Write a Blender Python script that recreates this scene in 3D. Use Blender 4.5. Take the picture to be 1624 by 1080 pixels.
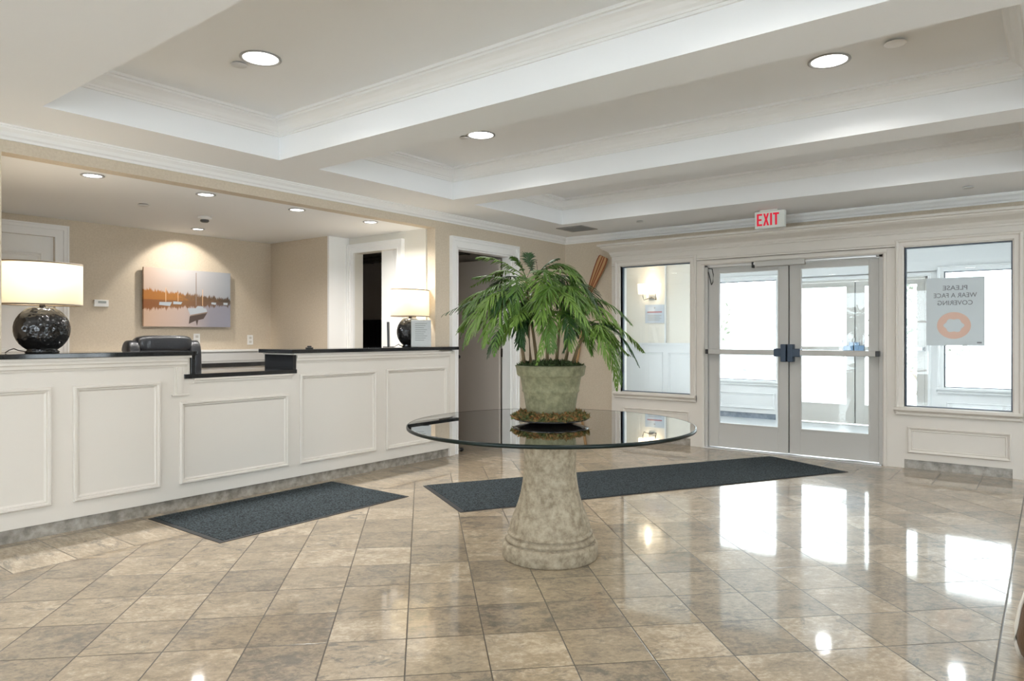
import bpy, math, random
from mathutils import Vector
random.seed(7)
SC = bpy.context.scene
for o in list(bpy.data.objects): bpy.data.objects.remove(o, do_unlink=True)
COL = SC.collection

# ------------------------------------------------------------------ camera, world, exposure
YAW = math.atan2(855, 1107)                       # view turned 37.7 degrees left of +Y
cd = bpy.data.cameras.new('camera'); cam = bpy.data.objects.new('camera', cd); COL.objects.link(cam)
cd.sensor_width = 36; cd.lens = 36 * 1107 / 1624; cd.shift_y = -7 / 1624
cam.location = (0, 0, 1.27); cam.rotation_euler = (math.pi / 2, 0, YAW)
cd.clip_start = .02
SC.camera = cam
SC.view_settings.view_transform = 'Standard'; SC.view_settings.look = 'None'
SC.view_settings.gamma = 1; SC.view_settings.use_curve_mapping = False
SC.view_settings.exposure = 0.15
W = bpy.data.worlds.new('sky'); SC.world = W; W.use_nodes = True
wn = W.node_tree; wn.nodes.clear()
wo = wn.nodes.new('ShaderNodeOutputWorld'); wb = wn.nodes.new('ShaderNodeBackground')
wb.inputs[0].default_value = (.87, .94, 1, 1); wb.inputs[1].default_value = 8.0   # bright overcast sky
wn.links.new(wb.outputs[0], wo.inputs[0])
LAMP = 10.0      # watts of each large downlight
NICHE = 18.0
CEIL = 2.56; TOP = 2.84

# ------------------------------------------------------------------ materials
MATS = {}
def mat(name, col=(.8,.8,.8), rough=.5, metal=0, spec=.5, bump=None, var=None, emit=None, coat=0):
    """bump=(scale,strength[,stretch]); var=(scale,amount,colour2)"""
    if name in MATS: return MATS[name]
    m = bpy.data.materials.new(name); m.use_nodes = True; nt = m.node_tree; N = nt.nodes; L = nt.links
    b = N['Principled BSDF']; b.inputs['Base Color'].default_value = (*col, 1)
    b.inputs['Roughness'].default_value = rough; b.inputs['Metallic'].default_value = metal
    b.inputs['Specular IOR Level'].default_value = spec; b.inputs['Coat Weight'].default_value = coat
    tc = N.new('ShaderNodeTexCoord')
    if var:
        n = N.new('ShaderNodeTexNoise'); n.inputs['Scale'].default_value = var[0]; n.inputs['Detail'].default_value = 6
        n.inputs['Roughness'].default_value = .65
        L.new(tc.outputs['Object'], n.inputs['Vector'])
        r = N.new('ShaderNodeMapRange'); r.inputs[1].default_value = .5 - .5 * var[1]; r.inputs[2].default_value = .5 + .5 * var[1]
        L.new(n.outputs[0], r.inputs[0])
        x = N.new('ShaderNodeMix'); x.data_type = 'RGBA'; L.new(r.outputs[0], x.inputs[0])
        x.inputs[6].default_value = (*col, 1); x.inputs[7].default_value = (*var[2], 1)
        L.new(x.outputs[2], b.inputs['Base Color'])
    if bump:
        n = N.new('ShaderNodeTexNoise'); n.inputs['Scale'].default_value = bump[0]; n.inputs['Detail'].default_value = 3
        if len(bump) > 2:
            mp = N.new('ShaderNodeMapping'); mp.inputs['Scale'].default_value = bump[2]
            L.new(tc.outputs['Object'], mp.inputs[0]); L.new(mp.outputs[0], n.inputs['Vector'])
        else: L.new(tc.outputs['Object'], n.inputs['Vector'])
        bp = N.new('ShaderNodeBump'); bp.inputs['Strength'].default_value = bump[1]; bp.inputs['Distance'].default_value = .01
        L.new(n.outputs[0], bp.inputs['Height']); L.new(bp.outputs[0], b.inputs['Normal'])
    if emit:
        b.inputs['Emission Color'].default_value = (*emit[0], 1); b.inputs['Emission Strength'].default_value = emit[1]
    MATS[name] = m; return m

def glassmat(name, tint=(1,1,1), ior=1.5, rough=0.0):
    m = bpy.data.materials.new(name); m.use_nodes = True; nt = m.node_tree; N = nt.nodes; L = nt.links; N.clear()
    o = N.new('ShaderNodeOutputMaterial'); t = N.new('ShaderNodeBsdfTransparent'); g = N.new('ShaderNodeBsdfGlossy')
    t.inputs[0].default_value = (*tint, 1); g.inputs['Roughness'].default_value = rough
    f = N.new('ShaderNodeFresnel'); f.inputs[0].default_value = ior
    x = N.new('ShaderNodeMixShader'); L.new(f.outputs[0], x.inputs[0]); L.new(t.outputs[0], x.inputs[1]); L.new(g.outputs[0], x.inputs[2])
    L.new(x.outputs[0], o.inputs[0]); return m

cream = mat('cream paint', (.70,.66,.605), .42)
white = mat('white trim paint', (.84,.835,.82), .42)
ceilp = mat('ceiling paint', (.86,.87,.88), .85)
paper = mat('tan grasscloth wallpaper', (.66,.575,.46), .85, bump=(260,.25,(1,1,.25)), var=(60,.4,(.58,.495,.385)))
paper_lit = mat('lamplit wallpaper', (.72,.69,.62), .8, bump=(260,.2,(1,1,.25)))  # lighter wallpaper: the table lamp's glow is put into the colour
granite_black = mat('black polished granite', (.008,.009,.010), .07, var=(300,.35,(.03,.032,.035)))
stone_base = mat('grey stone skirting', (.20,.18,.155), .25, var=(14,.3,(.40,.365,.32)))
door_metal = mat('grey door paint', (.52,.51,.485), .4)
alu = mat('brushed aluminium', (.62,.62,.62), .3, 1)
darkhw = mat('blue black hardware', (.035,.06,.10), .35)
blackp = mat('black plastic', (.012,.012,.014), .35)
leather = mat('black leather', (.012,.013,.016), .28, bump=(160,.25), coat=.3)
glass = glassmat('clear glass', (.97,.985,.98))
tabglass = glassmat('table glass', (.95,.975,.965), 1.30)
taupe = mat('taupe corridor paint', (.44,.39,.345), .6)
darkt = mat('dark ceiling grid', (.05,.047,.042), .7)
emitm = mat('lamp lens', (1,1,1), .5, emit=((1,.97,.92), 9.0))

def sockmath(N, L, op, a, b=None, c=None):
    n = N.new('ShaderNodeMath'); n.operation = op
    for i, v in enumerate((a, b, c)):
        if v is None: continue
        if isinstance(v, (int, float)): n.inputs[i].default_value = v
        else: L.new(v, n.inputs[i])
    return n.outputs[0]

def floor_material():
    m = bpy.data.materials.new('polished travertine tile'); m.use_nodes = True; nt = m.node_tree; N = nt.nodes; L = nt.links
    b = N['Principled BSDF']; geo = N.new('ShaderNodeNewGeometry'); sp = N.new('ShaderNodeSeparateXYZ'); L.new(geo.outputs['Position'], sp.inputs[0])
    X, Y = sp.outputs[0], sp.outputs[1]
    M = lambda *a: sockmath(N, L, *a)
    # inside the diagonal field?
    f1 = M('GREATER_THAN', X, -4.39); f2 = M('LESS_THAN', X, -.17); f3 = M('LESS_THAN', Y, 6.92)
    field = M('MULTIPLY', M('MULTIPLY', f1, f2), f3)
    p1 = M('DIVIDE', M('ADD', M('ADD', X, Y), .0925), .4585); q1 = M('DIVIDE', M('SUBTRACT', M('SUBTRACT', Y, X), 3.731), .4577)
    p2 = M('DIVIDE', M('ADD', X, .17 + .6 * 8), .6); q2 = M('DIVIDE', M('SUBTRACT', Y, .062), .3146)
    p2b = M('DIVIDE', M('ADD', X, .17), .32); q2b = M('DIVIDE', M('SUBTRACT', Y, 6.92), .6)
    top = M('GREATER_THAN', Y, 6.92)
    def mix(f, a, c): return M('ADD', M('MULTIPLY', a, M('SUBTRACT', 1.0, f)), M('MULTIPLY', c, f))
    P = mix(field, mix(top, p2, p2b), p1); Q = mix(field, mix(top, q2, q2b), q1)
    fp = M('FRACT', P); fq = M('FRACT', Q)
    dp = M('MINIMUM', fp, M('SUBTRACT', 1.0, fp)); dq = M('MINIMUM', fq, M('SUBTRACT', 1.0, fq)); d = M('MINIMUM', dp, dq)
    e1 = M('ABSOLUTE', M('SUBTRACT', X, -4.39)); e2 = M('ABSOLUTE', M('SUBTRACT', X, -.17)); e3 = M('ABSOLUTE', M('SUBTRACT', Y, 6.92))
    eb = M('DIVIDE', M('MINIMUM', M('MINIMUM', e1, e2), e3), .32)
    d = M('MINIMUM', d, eb)
    gr = N.new('ShaderNodeMapRange'); gr.inputs[1].default_value = .005; gr.inputs[2].default_value = .011
    gr.inputs[3].default_value = 1; gr.inputs[4].default_value = 0; L.new(d, gr.inputs[0])
    ip = M('FLOOR', P); iq = M('FLOOR', Q)
    cb = N.new('ShaderNodeCombineXYZ'); L.new(ip, cb.inputs[0]); L.new(iq, cb.inputs[1]); L.new(field, cb.inputs[2])
    wnz = N.new('ShaderNodeTexWhiteNoise'); L.new(cb.outputs[0], wnz.inputs['Vector'])
    sc = N.new('ShaderNodeSeparateColor'); L.new(wnz.outputs['Color'], sc.inputs[0])
    off = N.new('ShaderNodeVectorMath'); off.operation = 'SCALE'; L.new(wnz.outputs['Color'], off.inputs[0]); off.inputs['Scale'].default_value = 37
    cc = N.new('ShaderNodeCombineXYZ'); L.new(M('MULTIPLY', P, .7), cc.inputs[0]); L.new(Q, cc.inputs[1])
    ad = N.new('ShaderNodeVectorMath'); ad.operation = 'ADD'; L.new(cc.outputs[0], ad.inputs[0]); L.new(off.outputs[0], ad.inputs[1])
    def noise(s, det, ro, dist=0):
        n = N.new('ShaderNodeTexNoise'); L.new(ad.outputs[0], n.inputs['Vector']); n.inputs['Scale'].default_value = s
        n.inputs['Detail'].default_value = det; n.inputs['Roughness'].default_value = ro; n.inputs['Distortion'].default_value = dist; return n.outputs[0]
    cl = noise(2.4, 8, .68, .5); fine = noise(16, 8, .78, .3); vein = noise(3.2, 12, .80, .7)
    cr = N.new('ShaderNodeValToRGB'); e = cr.color_ramp.elements
    e[0].position = .18; e[0].color = (.14,.113,.082,1); e[1].position = .85; e[1].color = (.56,.465,.345,1)
    k = cr.color_ramp.elements.new(.42); k.color = (.28,.22,.15,1); k = cr.color_ramp.elements.new(.62); k.color = (.37,.29,.195,1)
    tone = M('ADD', M('MULTIPLY', M('SUBTRACT', sc.outputs[0], .5), .36), M('ADD', M('MULTIPLY_ADD', cl, 1.0, -.22), M('MULTIPLY_ADD', fine, 1.25, -.38)))
    L.new(tone, cr.inputs[0])
    # dark grey clouding, stronger on some tiles
    vr = N.new('ShaderNodeMapRange'); L.new(vein, vr.inputs[0]); vr.inputs[1].default_value = .515; vr.inputs[2].default_value = .60
    amt = M('MULTIPLY', vr.outputs[0], M('MULTIPLY_ADD', sc.outputs[1], .6, .25))
    mx = N.new('ShaderNodeMix'); mx.data_type = 'RGBA'; L.new(amt, mx.inputs[0]); L.new(cr.outputs[0], mx.inputs[6]); mx.inputs[7].default_value = (.10,.09,.075,1)
    mg = N.new('ShaderNodeMix'); mg.data_type = 'RGBA'; L.new(gr.outputs[0], mg.inputs[0]); L.new(mx.outputs[2], mg.inputs[6]); mg.inputs[7].default_value = (.06,.05,.038,1)
    L.new(mg.outputs[2], b.inputs['Base Color'])
    b.inputs['Roughness'].default_value = .34; L.new(M('SUBTRACT', 1.0, gr.outputs[0]), b.inputs['Coat Weight']); b.inputs['Coat IOR'].default_value = 1.52
    rr = M('ADD', M('MULTIPLY', gr.outputs[0], .4), M('MULTIPLY_ADD', fine, .06, .030)); L.new(rr, b.inputs['Coat Roughness'])
    b.inputs['Specular IOR Level'].default_value = .25
    bp = N.new('ShaderNodeBump'); bp.inputs['Strength'].default_value = .5; bp.inputs['Distance'].default_value = .002; bp.invert = True
    tilt = M('ADD', gr.outputs[0], M('MULTIPLY', cl, .12)); L.new(tilt, bp.inputs['Height']); L.new(bp.outputs[0], b.inputs['Normal']); L.new(bp.outputs[0], b.inputs['Coat Normal'])
    return m
floorm = floor_material()

# ------------------------------------------------------------------ mesh builder
class MB:
    def __init__(s): s.v = []; s.f = []; s.sm = []
    def add(s, vs, fs, smooth=False):
        k = len(s.v); s.v += [tuple(v) for v in vs]; s.f += [tuple(i + k for i in f) for f in fs]; s.sm += [smooth] * len(fs); return s
    def box(s, x0, y0, z0, x1, y1, z1):
        x0, x1 = sorted((x0, x1)); y0, y1 = sorted((y0, y1)); z0, z1 = sorted((z0, z1))
        return s.add([(x0,y0,z0),(x1,y0,z0),(x1,y1,z0),(x0,y1,z0),(x0,y0,z1),(x1,y0,z1),(x1,y1,z1),(x0,y1,z1)],
            [(0,3,2,1),(4,5,6,7),(0,1,5,4),(1,2,6,5),(2,3,7,6),(3,0,4,7)])
    def lathe(s, prof, c=(0,0), n=48, sx=1, sy=1, smooth=True, z0=0, rot=0):
        vs = []; fs = []; m = len(prof)
        for i in range(n):
            a = 2 * math.pi * i / n
            for r, z in prof:
                x = r * math.cos(a) * sx; y = r * math.sin(a) * sy
                vs.append((c[0] + x * math.cos(rot) - y * math.sin(rot), c[1] + x * math.sin(rot) + y * math.cos(rot), z + z0))
        for i in range(n):
            j = (i + 1) % n
            for k in range(m - 1): fs.append((i*m+k, j*m+k, j*m+k+1, i*m+k+1))
        return s.add(vs, fs, smooth)
    def disc(s, c, r, n=32, up=True, sx=1, sy=1):
        vs = [(c[0] + r*sx*math.cos(2*math.pi*i/n), c[1] + r*sy*math.sin(2*math.pi*i/n), c[2]) for i in range(n)]
        return s.add(vs, [tuple(range(n)) if up else tuple(reversed(range(n)))])
    def tube(s, pts, rad, n=8, cap=True):
        pts = [Vector(p) for p in pts]; m = len(pts); rads = rad if isinstance(rad, (list, tuple)) else [rad] * m
        vs = []; fs = []; up = Vector((0,0,1))
        for i, p in enumerate(pts):
            t = (pts[min(i+1,m-1)] - pts[max(i-1,0)]).normalized()
            a = t.cross(up); a = a.normalized() if a.length > 1e-3 else Vector((1,0,0)); b = t.cross(a).normalized()
            for k in range(n):
                th = 2*math.pi*k/n; vs.append(p + (a*math.cos(th) + b*math.sin(th)) * rads[i])
        for i in range(m-1):
            for k in range(n): fs.append((i*n+k, i*n+(k+1)%n, (i+1)*n+(k+1)%n, (i+1)*n+k))
        if cap: fs += [tuple(reversed(range(n))), tuple(range((m-1)*n, m*n))]
        return s.add(vs, fs, True)
    def sweep(s, fn, a0, b0, a1, b1, prof):
        """mitred rectangular frame; prof = (inset, height); fn maps (a, b, h) to the world"""
        vs = []; fs = []; m = len(prof)
        for (a, b, sa, sb) in ((a0,b0,1,1),(a1,b0,-1,1),(a1,b1,-1,-1),(a0,b1,1,-1)):
            for d, h in prof: vs.append(fn(a + sa*d, b + sb*d, h))
        for i in range(4):
            j = (i+1) % 4
            for k in range(m-1): fs.append((i*m+k, j*m+k, j*m+k+1, i*m+k+1))
        return s.add(vs, fs)
    def run(s, fn, a0, a1, prof, mit0=0, mit1=0):
        """profile (out, z) drawn from a0 to a1; fn maps (a, out, z)"""
        m = len(prof); vs = [fn(a0 + mit0*o, o, z) for o, z in prof] + [fn(a1 + mit1*o, o, z) for o, z in prof]
        fs = [(k, k+m, k+m+1, k+1) for k in range(m-1)] + [tuple(range(m)), tuple(reversed(range(m, 2*m)))]
        return s.add(vs, fs)
    def ellip(s, c, h, e=.5, nu=28, nv=16, rot=None):
        def pw(v): return math.copysign(abs(v)**e, v)
        vs = []; fs = []
        for j in range(nv+1):
            ph = -math.pi/2 + math.pi*j/nv
            for i in range(nu):
                th = 2*math.pi*i/nu
                p = Vector((h[0]*pw(math.cos(ph))*pw(math.cos(th)), h[1]*pw(math.cos(ph))*pw(math.sin(th)), h[2]*pw(math.sin(ph))))
                if rot: p.rotate(rot)
                vs.append(p + Vector(c))
        for j in range(nv):
            for i in range(nu): fs.append((j*nu+i, j*nu+(i+1)%nu, (j+1)*nu+(i+1)%nu, (j+1)*nu+i))
        return s.add(vs, fs, True)
    def poly(s, pts): return s.add(pts, [tuple(range(len(pts)))])
    def prism(s, pts, d):
        n = len(pts); d = Vector(d); q = [Vector(p) for p in pts]
        return s.add(q + [p + d for p in q], [tuple(reversed(range(n))), tuple(range(n, 2*n))] + [(i, (i+1)%n, (i+1)%n+n, i+n) for i in range(n)])
    def build(s, name, m, parent=None, bevel=0, seg=2, label=None, kind=None):
        me = bpy.data.meshes.new(name)
        off = Vector((0,0,0)); p = parent
        while p is not None: off += p.location; p = p.parent
        me.from_pydata([tuple(Vector(v) - off) for v in s.v], [], s.f)
        me.polygons.foreach_set('use_smooth', s.sm); me.materials.append(m); me.update()
        o = bpy.data.objects.new(name, me); COL.objects.link(o)
        if parent is not None: o.parent = parent
        if bevel:
            b = o.modifiers.new('bevel', 'BEVEL'); b.width = bevel; b.segments = seg; b.limit_method = 'ANGLE'; b.angle_limit = .6
            b.harden_normals = False
        if label: o['label'] = label
        if kind: o['kind'] = kind
        return o
def tag(o, label, cat, group=None, kind=None):
    o['label'] = label; o['category'] = cat
    if group: o['group'] = group
    if kind: o['kind'] = kind
    return o
def thing(name, loc, label, cat, group=None, kind=None):
    o = bpy.data.objects.new(name, None); COL.objects.link(o); o.location = loc; o.empty_display_size = .1
    return tag(o, label, cat, group, kind)
def struct(name, loc=(0,0,0), label=None):
    o = bpy.data.objects.new(name, None); COL.objects.link(o); o.location = loc; o['kind'] = 'structure'
    if label: o['label'] = label
    o.empty_display_size = .1
    return o
def copy_tree(o, parent=None):
    c = o.copy(); COL.objects.link(c)
    if parent is not None: c.parent = parent
    for ch in list(o.children): copy_tree(ch, c)
    return c
def textmesh(s, name, fn, height, m, parent, width=None, center=True, bold=0.0):
    """lettering as a mesh; fn maps (a, b) in metres to the world"""
    cu = bpy.data.curves.new('t', 'FONT'); cu.body = s; cu.size = 1; cu.align_x = 'LEFT'; cu.offset = bold; cu.resolution_u = 3
    ob = bpy.data.objects.new('t', cu); COL.objects.link(ob)
    dg = bpy.context.evaluated_depsgraph_get(); dg.update()
    me = bpy.data.meshes.new_from_object(ob.evaluated_get(dg))
    xs = [v.co.x for v in me.vertices]; ys = [v.co.y for v in me.vertices]
    x0, x1, y0, y1 = min(xs), max(xs), min(ys), max(ys); sy = height / (y1 - y0); sx = (width / (x1 - x0)) if width else sy
    mb = MB(); mb.add([fn((v.co.x - (x0 + x1)/2) * sx, (v.co.y - y0) * sy) for v in me.vertices], [tuple(p.vertices) for p in me.polygons])
    bpy.data.objects.remove(ob); bpy.data.curves.remove(cu); bpy.data.meshes.remove(me)
    return mb.build(name, m, parent)

# ------------------------------------------------------------------ room shell
XL = -5.08; YE = 7.72; XR = 4.0; YB = -4.0; ZT = 3.0
MB().box(-9.2, YB, -.1, XR, 7.8, 0).build('floor', floorm, kind='structure')

coffers = [(1.49, 3.01), (3.355, 4.89), (5.20, 6.75)]; CX0, CX1 = -4.48, -.09
c = MB()
ys = [YB] + [v for p in coffers for v in p] + [YE + .2]
for i in range(0, len(ys), 2): c.add([(XL-.2,ys[i],CEIL),(XL-.2,ys[i+1],CEIL),(XR,ys[i+1],CEIL),(XR,ys[i],CEIL)], [(0,1,2,3)])
for y0, y1 in coffers:
    for a, b in ((XL-.2, CX0), (CX1, XR)): c.add([(a,y0,CEIL),(a,y1,CEIL),(b,y1,CEIL),(b,y0,CEIL)], [(0,1,2,3)])
    c.sweep(lambda a, b, h: (a, b, h), CX0, y0, CX1, y1, [(0, CEIL), (0, TOP)])
    c.add([(CX0,y0,TOP),(CX0,y1,TOP),(CX1,y1,TOP),(CX1,y0,TOP)], [(0,1,2,3)])
c.box(-9.3, YB-.2, ZT, XR+.2, YE+.3, ZT+.1)  # unseen roof slab, added to stop sky light leaking in
c.build('ceiling', ceilp, kind='structure')
crown = [(0,-.115),(.012,-.115),(.012,-.10),(.020,-.10),(.022,-.088),(.034,-.078),(.046,-.058),(.066,-.040),(.084,-.032),(.084,-.020),(.098,-.018),(.098,0),(0,0)]
for n, (y0, y1) in enumerate(coffers):
    MB().sweep(lambda a, b, h: (a, b, h), CX0, y0, CX1, y1, [(o, TOP + z) for o, z in crown]).build('trim_%d' % (n+1), white, kind='structure')
wcrown = [(0,-.085),(.010,-.085),(.012,-.070),(.024,-.060),(.030,-.040),(.050,-.022),(.052,-.012),(.062,-.010),(.062,0),(0,0)]
wc = [(o, CEIL + z) for o, z in wcrown]
MB().run(lambda a, o, z: (XL + o, a, z), YB, YE, wc, 0, -1).build('trim_4', white, kind='structure')
MB().run(lambda a, o, z: (a, YE - o, z), XL, XR, wc, 1, 0).build('trim_5', white, kind='structure')

# left wall with the reception opening and a doorway
NY0, NY1, NZ = 1.47, 5.27, 2.40
DY0, DY1, DZ = 5.60, 6.56, 2.226
w = MB()
w.box(XL, YB, 0, XL-.12, NY0, ZT); w.box(XL, NY0, NZ, XL-.12, NY1, ZT); w.box(XL, NY1, 0, XL-.12, DY0, ZT)
w.box(XL, DY0, DZ, XL-.12, DY1, ZT); w.box(XL, DY1, 0, XL-.12, YE + .1, ZT)
w.build('wall_left', paper, kind='structure')
# entry wall: wallpaper left of and above the storefront
SX0, SX1 = -4.33, .03
w = MB(); w.box(XL-.12, YE, 0, SX0, YE+.12, ZT); w.box(SX0, YE, 2.36, SX1, YE+.12, ZT); w.box(SX1, YE, 0, XR, YE+.12, ZT)
w.build('wall_entry', paper, kind='structure')
# unseen rear and right walls, with tall windows added to brighten the lobby
w = MB(); px = XL - .12
def unseen_window_wall(name, n0, fn, openings, lo, hi):
    """unseen lobby wall with windows added for daylight: fn(a, out, z) with out pointing into the room"""
    w = MB(); p = lo
    def bx(m, a, b, o0, o1, z0, z1):
        m.add([fn(*q) for q in ((a,o0,z0),(b,o0,z0),(b,o1,z0),(a,o1,z0),(a,o0,z1),(b,o0,z1),(b,o1,z1),(a,o1,z1))], [(0,3,2,1),(4,5,6,7),(0,1,5,4),(1,2,6,5),(2,3,7,6),(3,0,4,7)])
    for a, b in openings: bx(w, p, a, -.15, 0, 0, ZT); bx(w, a, b, -.15, 0, 0, .30); bx(w, a, b, -.15, 0, 2.42, ZT); p = b
    bx(w, p, hi, -.15, 0, 0, ZT); w.build(name, paper, kind='structure')
    for i, (a, b) in enumerate(openings):
        f = MB().sweep(lambda a_, b_, h: fn(a_, h, b_), a, .30, b, 2.42, [(-.09,0),(-.09,.022),(-.075,.030),(-.02,.022),(-.012,.012),(0,.012),(0,-.10)])
        m_ = (a+b)/2
        for q in ((m_-.025,m_+.025,.34,2.38),(a,b,1.60,1.64),(a+.001,a+.045,.34,2.38),(b-.045,b-.001,.34,2.38),(a,b,.301,.345),(a,b,2.375,2.419)): bx(f, q[0], q[1], -.12, -.07, q[2], q[3])
        wf = f.build('window_%d' % (i+n0), white, kind='structure'); g = MB(); bx(g, a+.04, b-.04, -.098, -.092, .34, 2.38); g.build('pane', glass, wf)
unseen_window_wall('wall_rear', 10, lambda a, o, z: (a, YB + o, z), [(-4.4,-2.3),(-1.9,.2),(.6,2.7)], XL-.12, XR+.15)
unseen_window_wall('wall_right', 13, lambda a, o, z: (XR - o, a, z), [(-3.2,-1.1),(-.6,1.5),(4.4,6.2)], YB, YE+.12)
# stone skirting
sk = MB(); sk.box(XL, DY1+.14, 0, XL+.015, YE, .10); sk.box(XL, YB, 0, XL+.015, 1.0, .10); sk.build('baseboard_left', stone_base, kind='structure')
sk = MB(); sk.box(XL, YE-.015, 0, SX0, YE, .10); sk.box(SX1+.02, YE-.015, 0, XR, YE, .10); sk.build('baseboard_entry', stone_base, kind='structure')

# reception niche
BX = -7.58; NS = 1.05
w = MB(); w.box(BX-.12, NS-.1, 0, BX, 2.05, NZ+.1); w.box(BX-.12, 2.05, 2.22, BX, 2.62, NZ+.1); w.box(BX-.12, 2.62, 0, BX, 5.1, NZ+.1)
w.box(BX-.16, 2.0, 0, BX-.12, 2.7, 2.3)
w.build('wall_niche_back', paper, kind='structure')
MB().box(BX, NS-.1, 0, XL-.12, NS, NZ+.1).build('wall_niche_left', paper, kind='structure')
w = MB(); w.box(BX-.1, 4.97, 0, -6.47, 5.25, NZ+.1)
w.build('wall_niche_right', paper, kind='structure')
w = MB(); w.box(-6.47, 4.965, 0, -6.44, 5.25, NZ+.0)          # painted end of the wall
w.build('trim_6', white, kind='structure')
w = MB(); w.box(-6.47, 5.25, 2.22, -5.60, 5.37, NZ+.1); w.box(-5.60, 5.25, 0, XL-.12, 5.37, NZ+.1); w.box(-6.47, 5.25, 0, -6.34, 5.37, 2.22)
w.build('wall_niche_doorway', paper_lit, kind='structure')
MB().box(BX-.1, NS-.1, NZ+.001, XL-.121, 5.36, NZ+.06).build('ceiling_niche', ceilp, kind='structure')
# corridor beyond both doorways
w = MB(); w.box(-9.1, 6.62, 0, XL-.12, 6.72, 2.6); w.box(-9.1, 5.2, 0, -9.2, 6.72, 2.6); w.box(-9.1, 5.27, 0, -6.48, 5.35, 2.6)
w.build('wall_corridor', taupe, kind='structure')
g = MB().box(-9.1, 5.38, 2.30, XL-.125, 6.615, 2.34)
for k in range(13): g.box(-9.1+.3*k, 5.37, 2.292, -9.08+.3*k, 6.62, 2.30)
for k in range(4): g.box(-9.1, 5.5+.3*k, 2.291, XL-.12, 5.52+.3*k, 2.30)
g.build('ceiling_corridor', darkt, kind='structure')
wt = MB().box(-9.1, 6.60, 0, -6.75, 6.62, 1.50)
for k in range(16): wt.box(-9.1+.15*k, 6.594, 0, -8.965+.15*k, 6.60, .135) if False else None
for k in range(15):
    for j in range(10): wt.box(-9.0+.15*k, 6.592, .01+.15*j, -8.862+.15*k, 6.60, .148+.15*j)
wt.build('baseboard_corridor', mat('dark wall tile', (.012,.011,.012), .3), kind='structure')

# doorway casings
def casing(name_parent, fn, a0, a1, ztop, wd=.115, prof=None):
    """flat three step casing round an opening; fn(a, out, z)"""
    m = MB(); P = [(0,0),(0,.026),(.018,.026),(.018,.020),(wd-.045,.020),(wd-.045,.034),(wd-.016,.034),(wd-.016,.044),(wd,.044),(wd,0)]; k = len(P)
    vs = [fn(a0-q, o, 0) for q, o in P] + [fn(a0-q, o, ztop+q) for q, o in P] + [fn(a1+q, o, ztop+q) for q, o in P] + [fn(a1+q, o, 0) for q, o in P]
    m.add(vs, [(r*k+i, r*k+i+1, (r+1)*k+i+1, (r+1)*k+i) for r in range(3) for i in range(k-1)])
    return m
# door_1: open leaf seen through the left wall doorway
d1 = struct('door_1', (XL, (DY0+DY1)/2, 0))
casing(d1, lambda a, o, z: (XL + o, a, z), DY0, DY1, DZ).build('door_casing', white, d1)
m = MB(); m.box(XL+.0, DY0-.001, 0, XL-.121, DY0+.018, DZ); m.box(XL, DY1-.018, 0, XL-.121, DY1+.001, DZ); m.box(XL, DY0, DZ-.018, XL-.121, DY1, DZ+.001)
m.build('door_jamb', white, d1)
lf = MB().box(-6.10, 6.50, .015, -5.22, 6.542, 2.19).build('door_leaf', mat('taupe door', (.46,.41,.365), .55), d1, bevel=.003)
k = MB().tube([(-5.86,6.50,1.01),(-5.86,6.455,1.01)], [.026,.012], 16); k.ellip((-5.86,6.43,1.01), (.027,.02,.027), 1)
k.build('door_knob', mat('dark bronze', (.05,.04,.035), .3, .8), lf)
for z in (.25, 1.02, 1.9): MB().box(-5.215, 6.535, z, -5.195, 6.548, z+.10).build('hinge', mat('dark bronze'), d1)

# door_2: white panelled door in the niche back wall
d2 = struct('door_2', (BX, 2.33, 0))
casing(d2, lambda a, o, z: (BX + o, a, z), 2.05, 2.62, 2.22).build('door_casing', white, d2)
lf = MB().box(BX-.06, 2.05, .01, BX-.02, 2.62, 2.22).build('door_leaf', white, d2)
mould = [(0,0),(0,.010),(.008,.014),(.018,.006),(.028,.008),(.034,0)]
for z0, z1 in ((.25, .95), (1.12, 2.06)):
    MB().sweep(lambda a, b, h: (BX-.02+h, a, b), 2.13, z0, 2.52, z1, mould).build('door_panel', white, lf)
# door_3: sliding door in the side doorway
d3 = struct('door_3', (-5.97, 5.25, 0))
casing(d3, lambda a, o, z: (a, 5.25 - o, z), -6.34, -5.62, 2.22, .10).build('door_casing', white, d3)
MB().box(-5.93, 5.29, .01, -5.60, 5.33, 2.22).build('sliding_leaf', white, d3)

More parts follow.
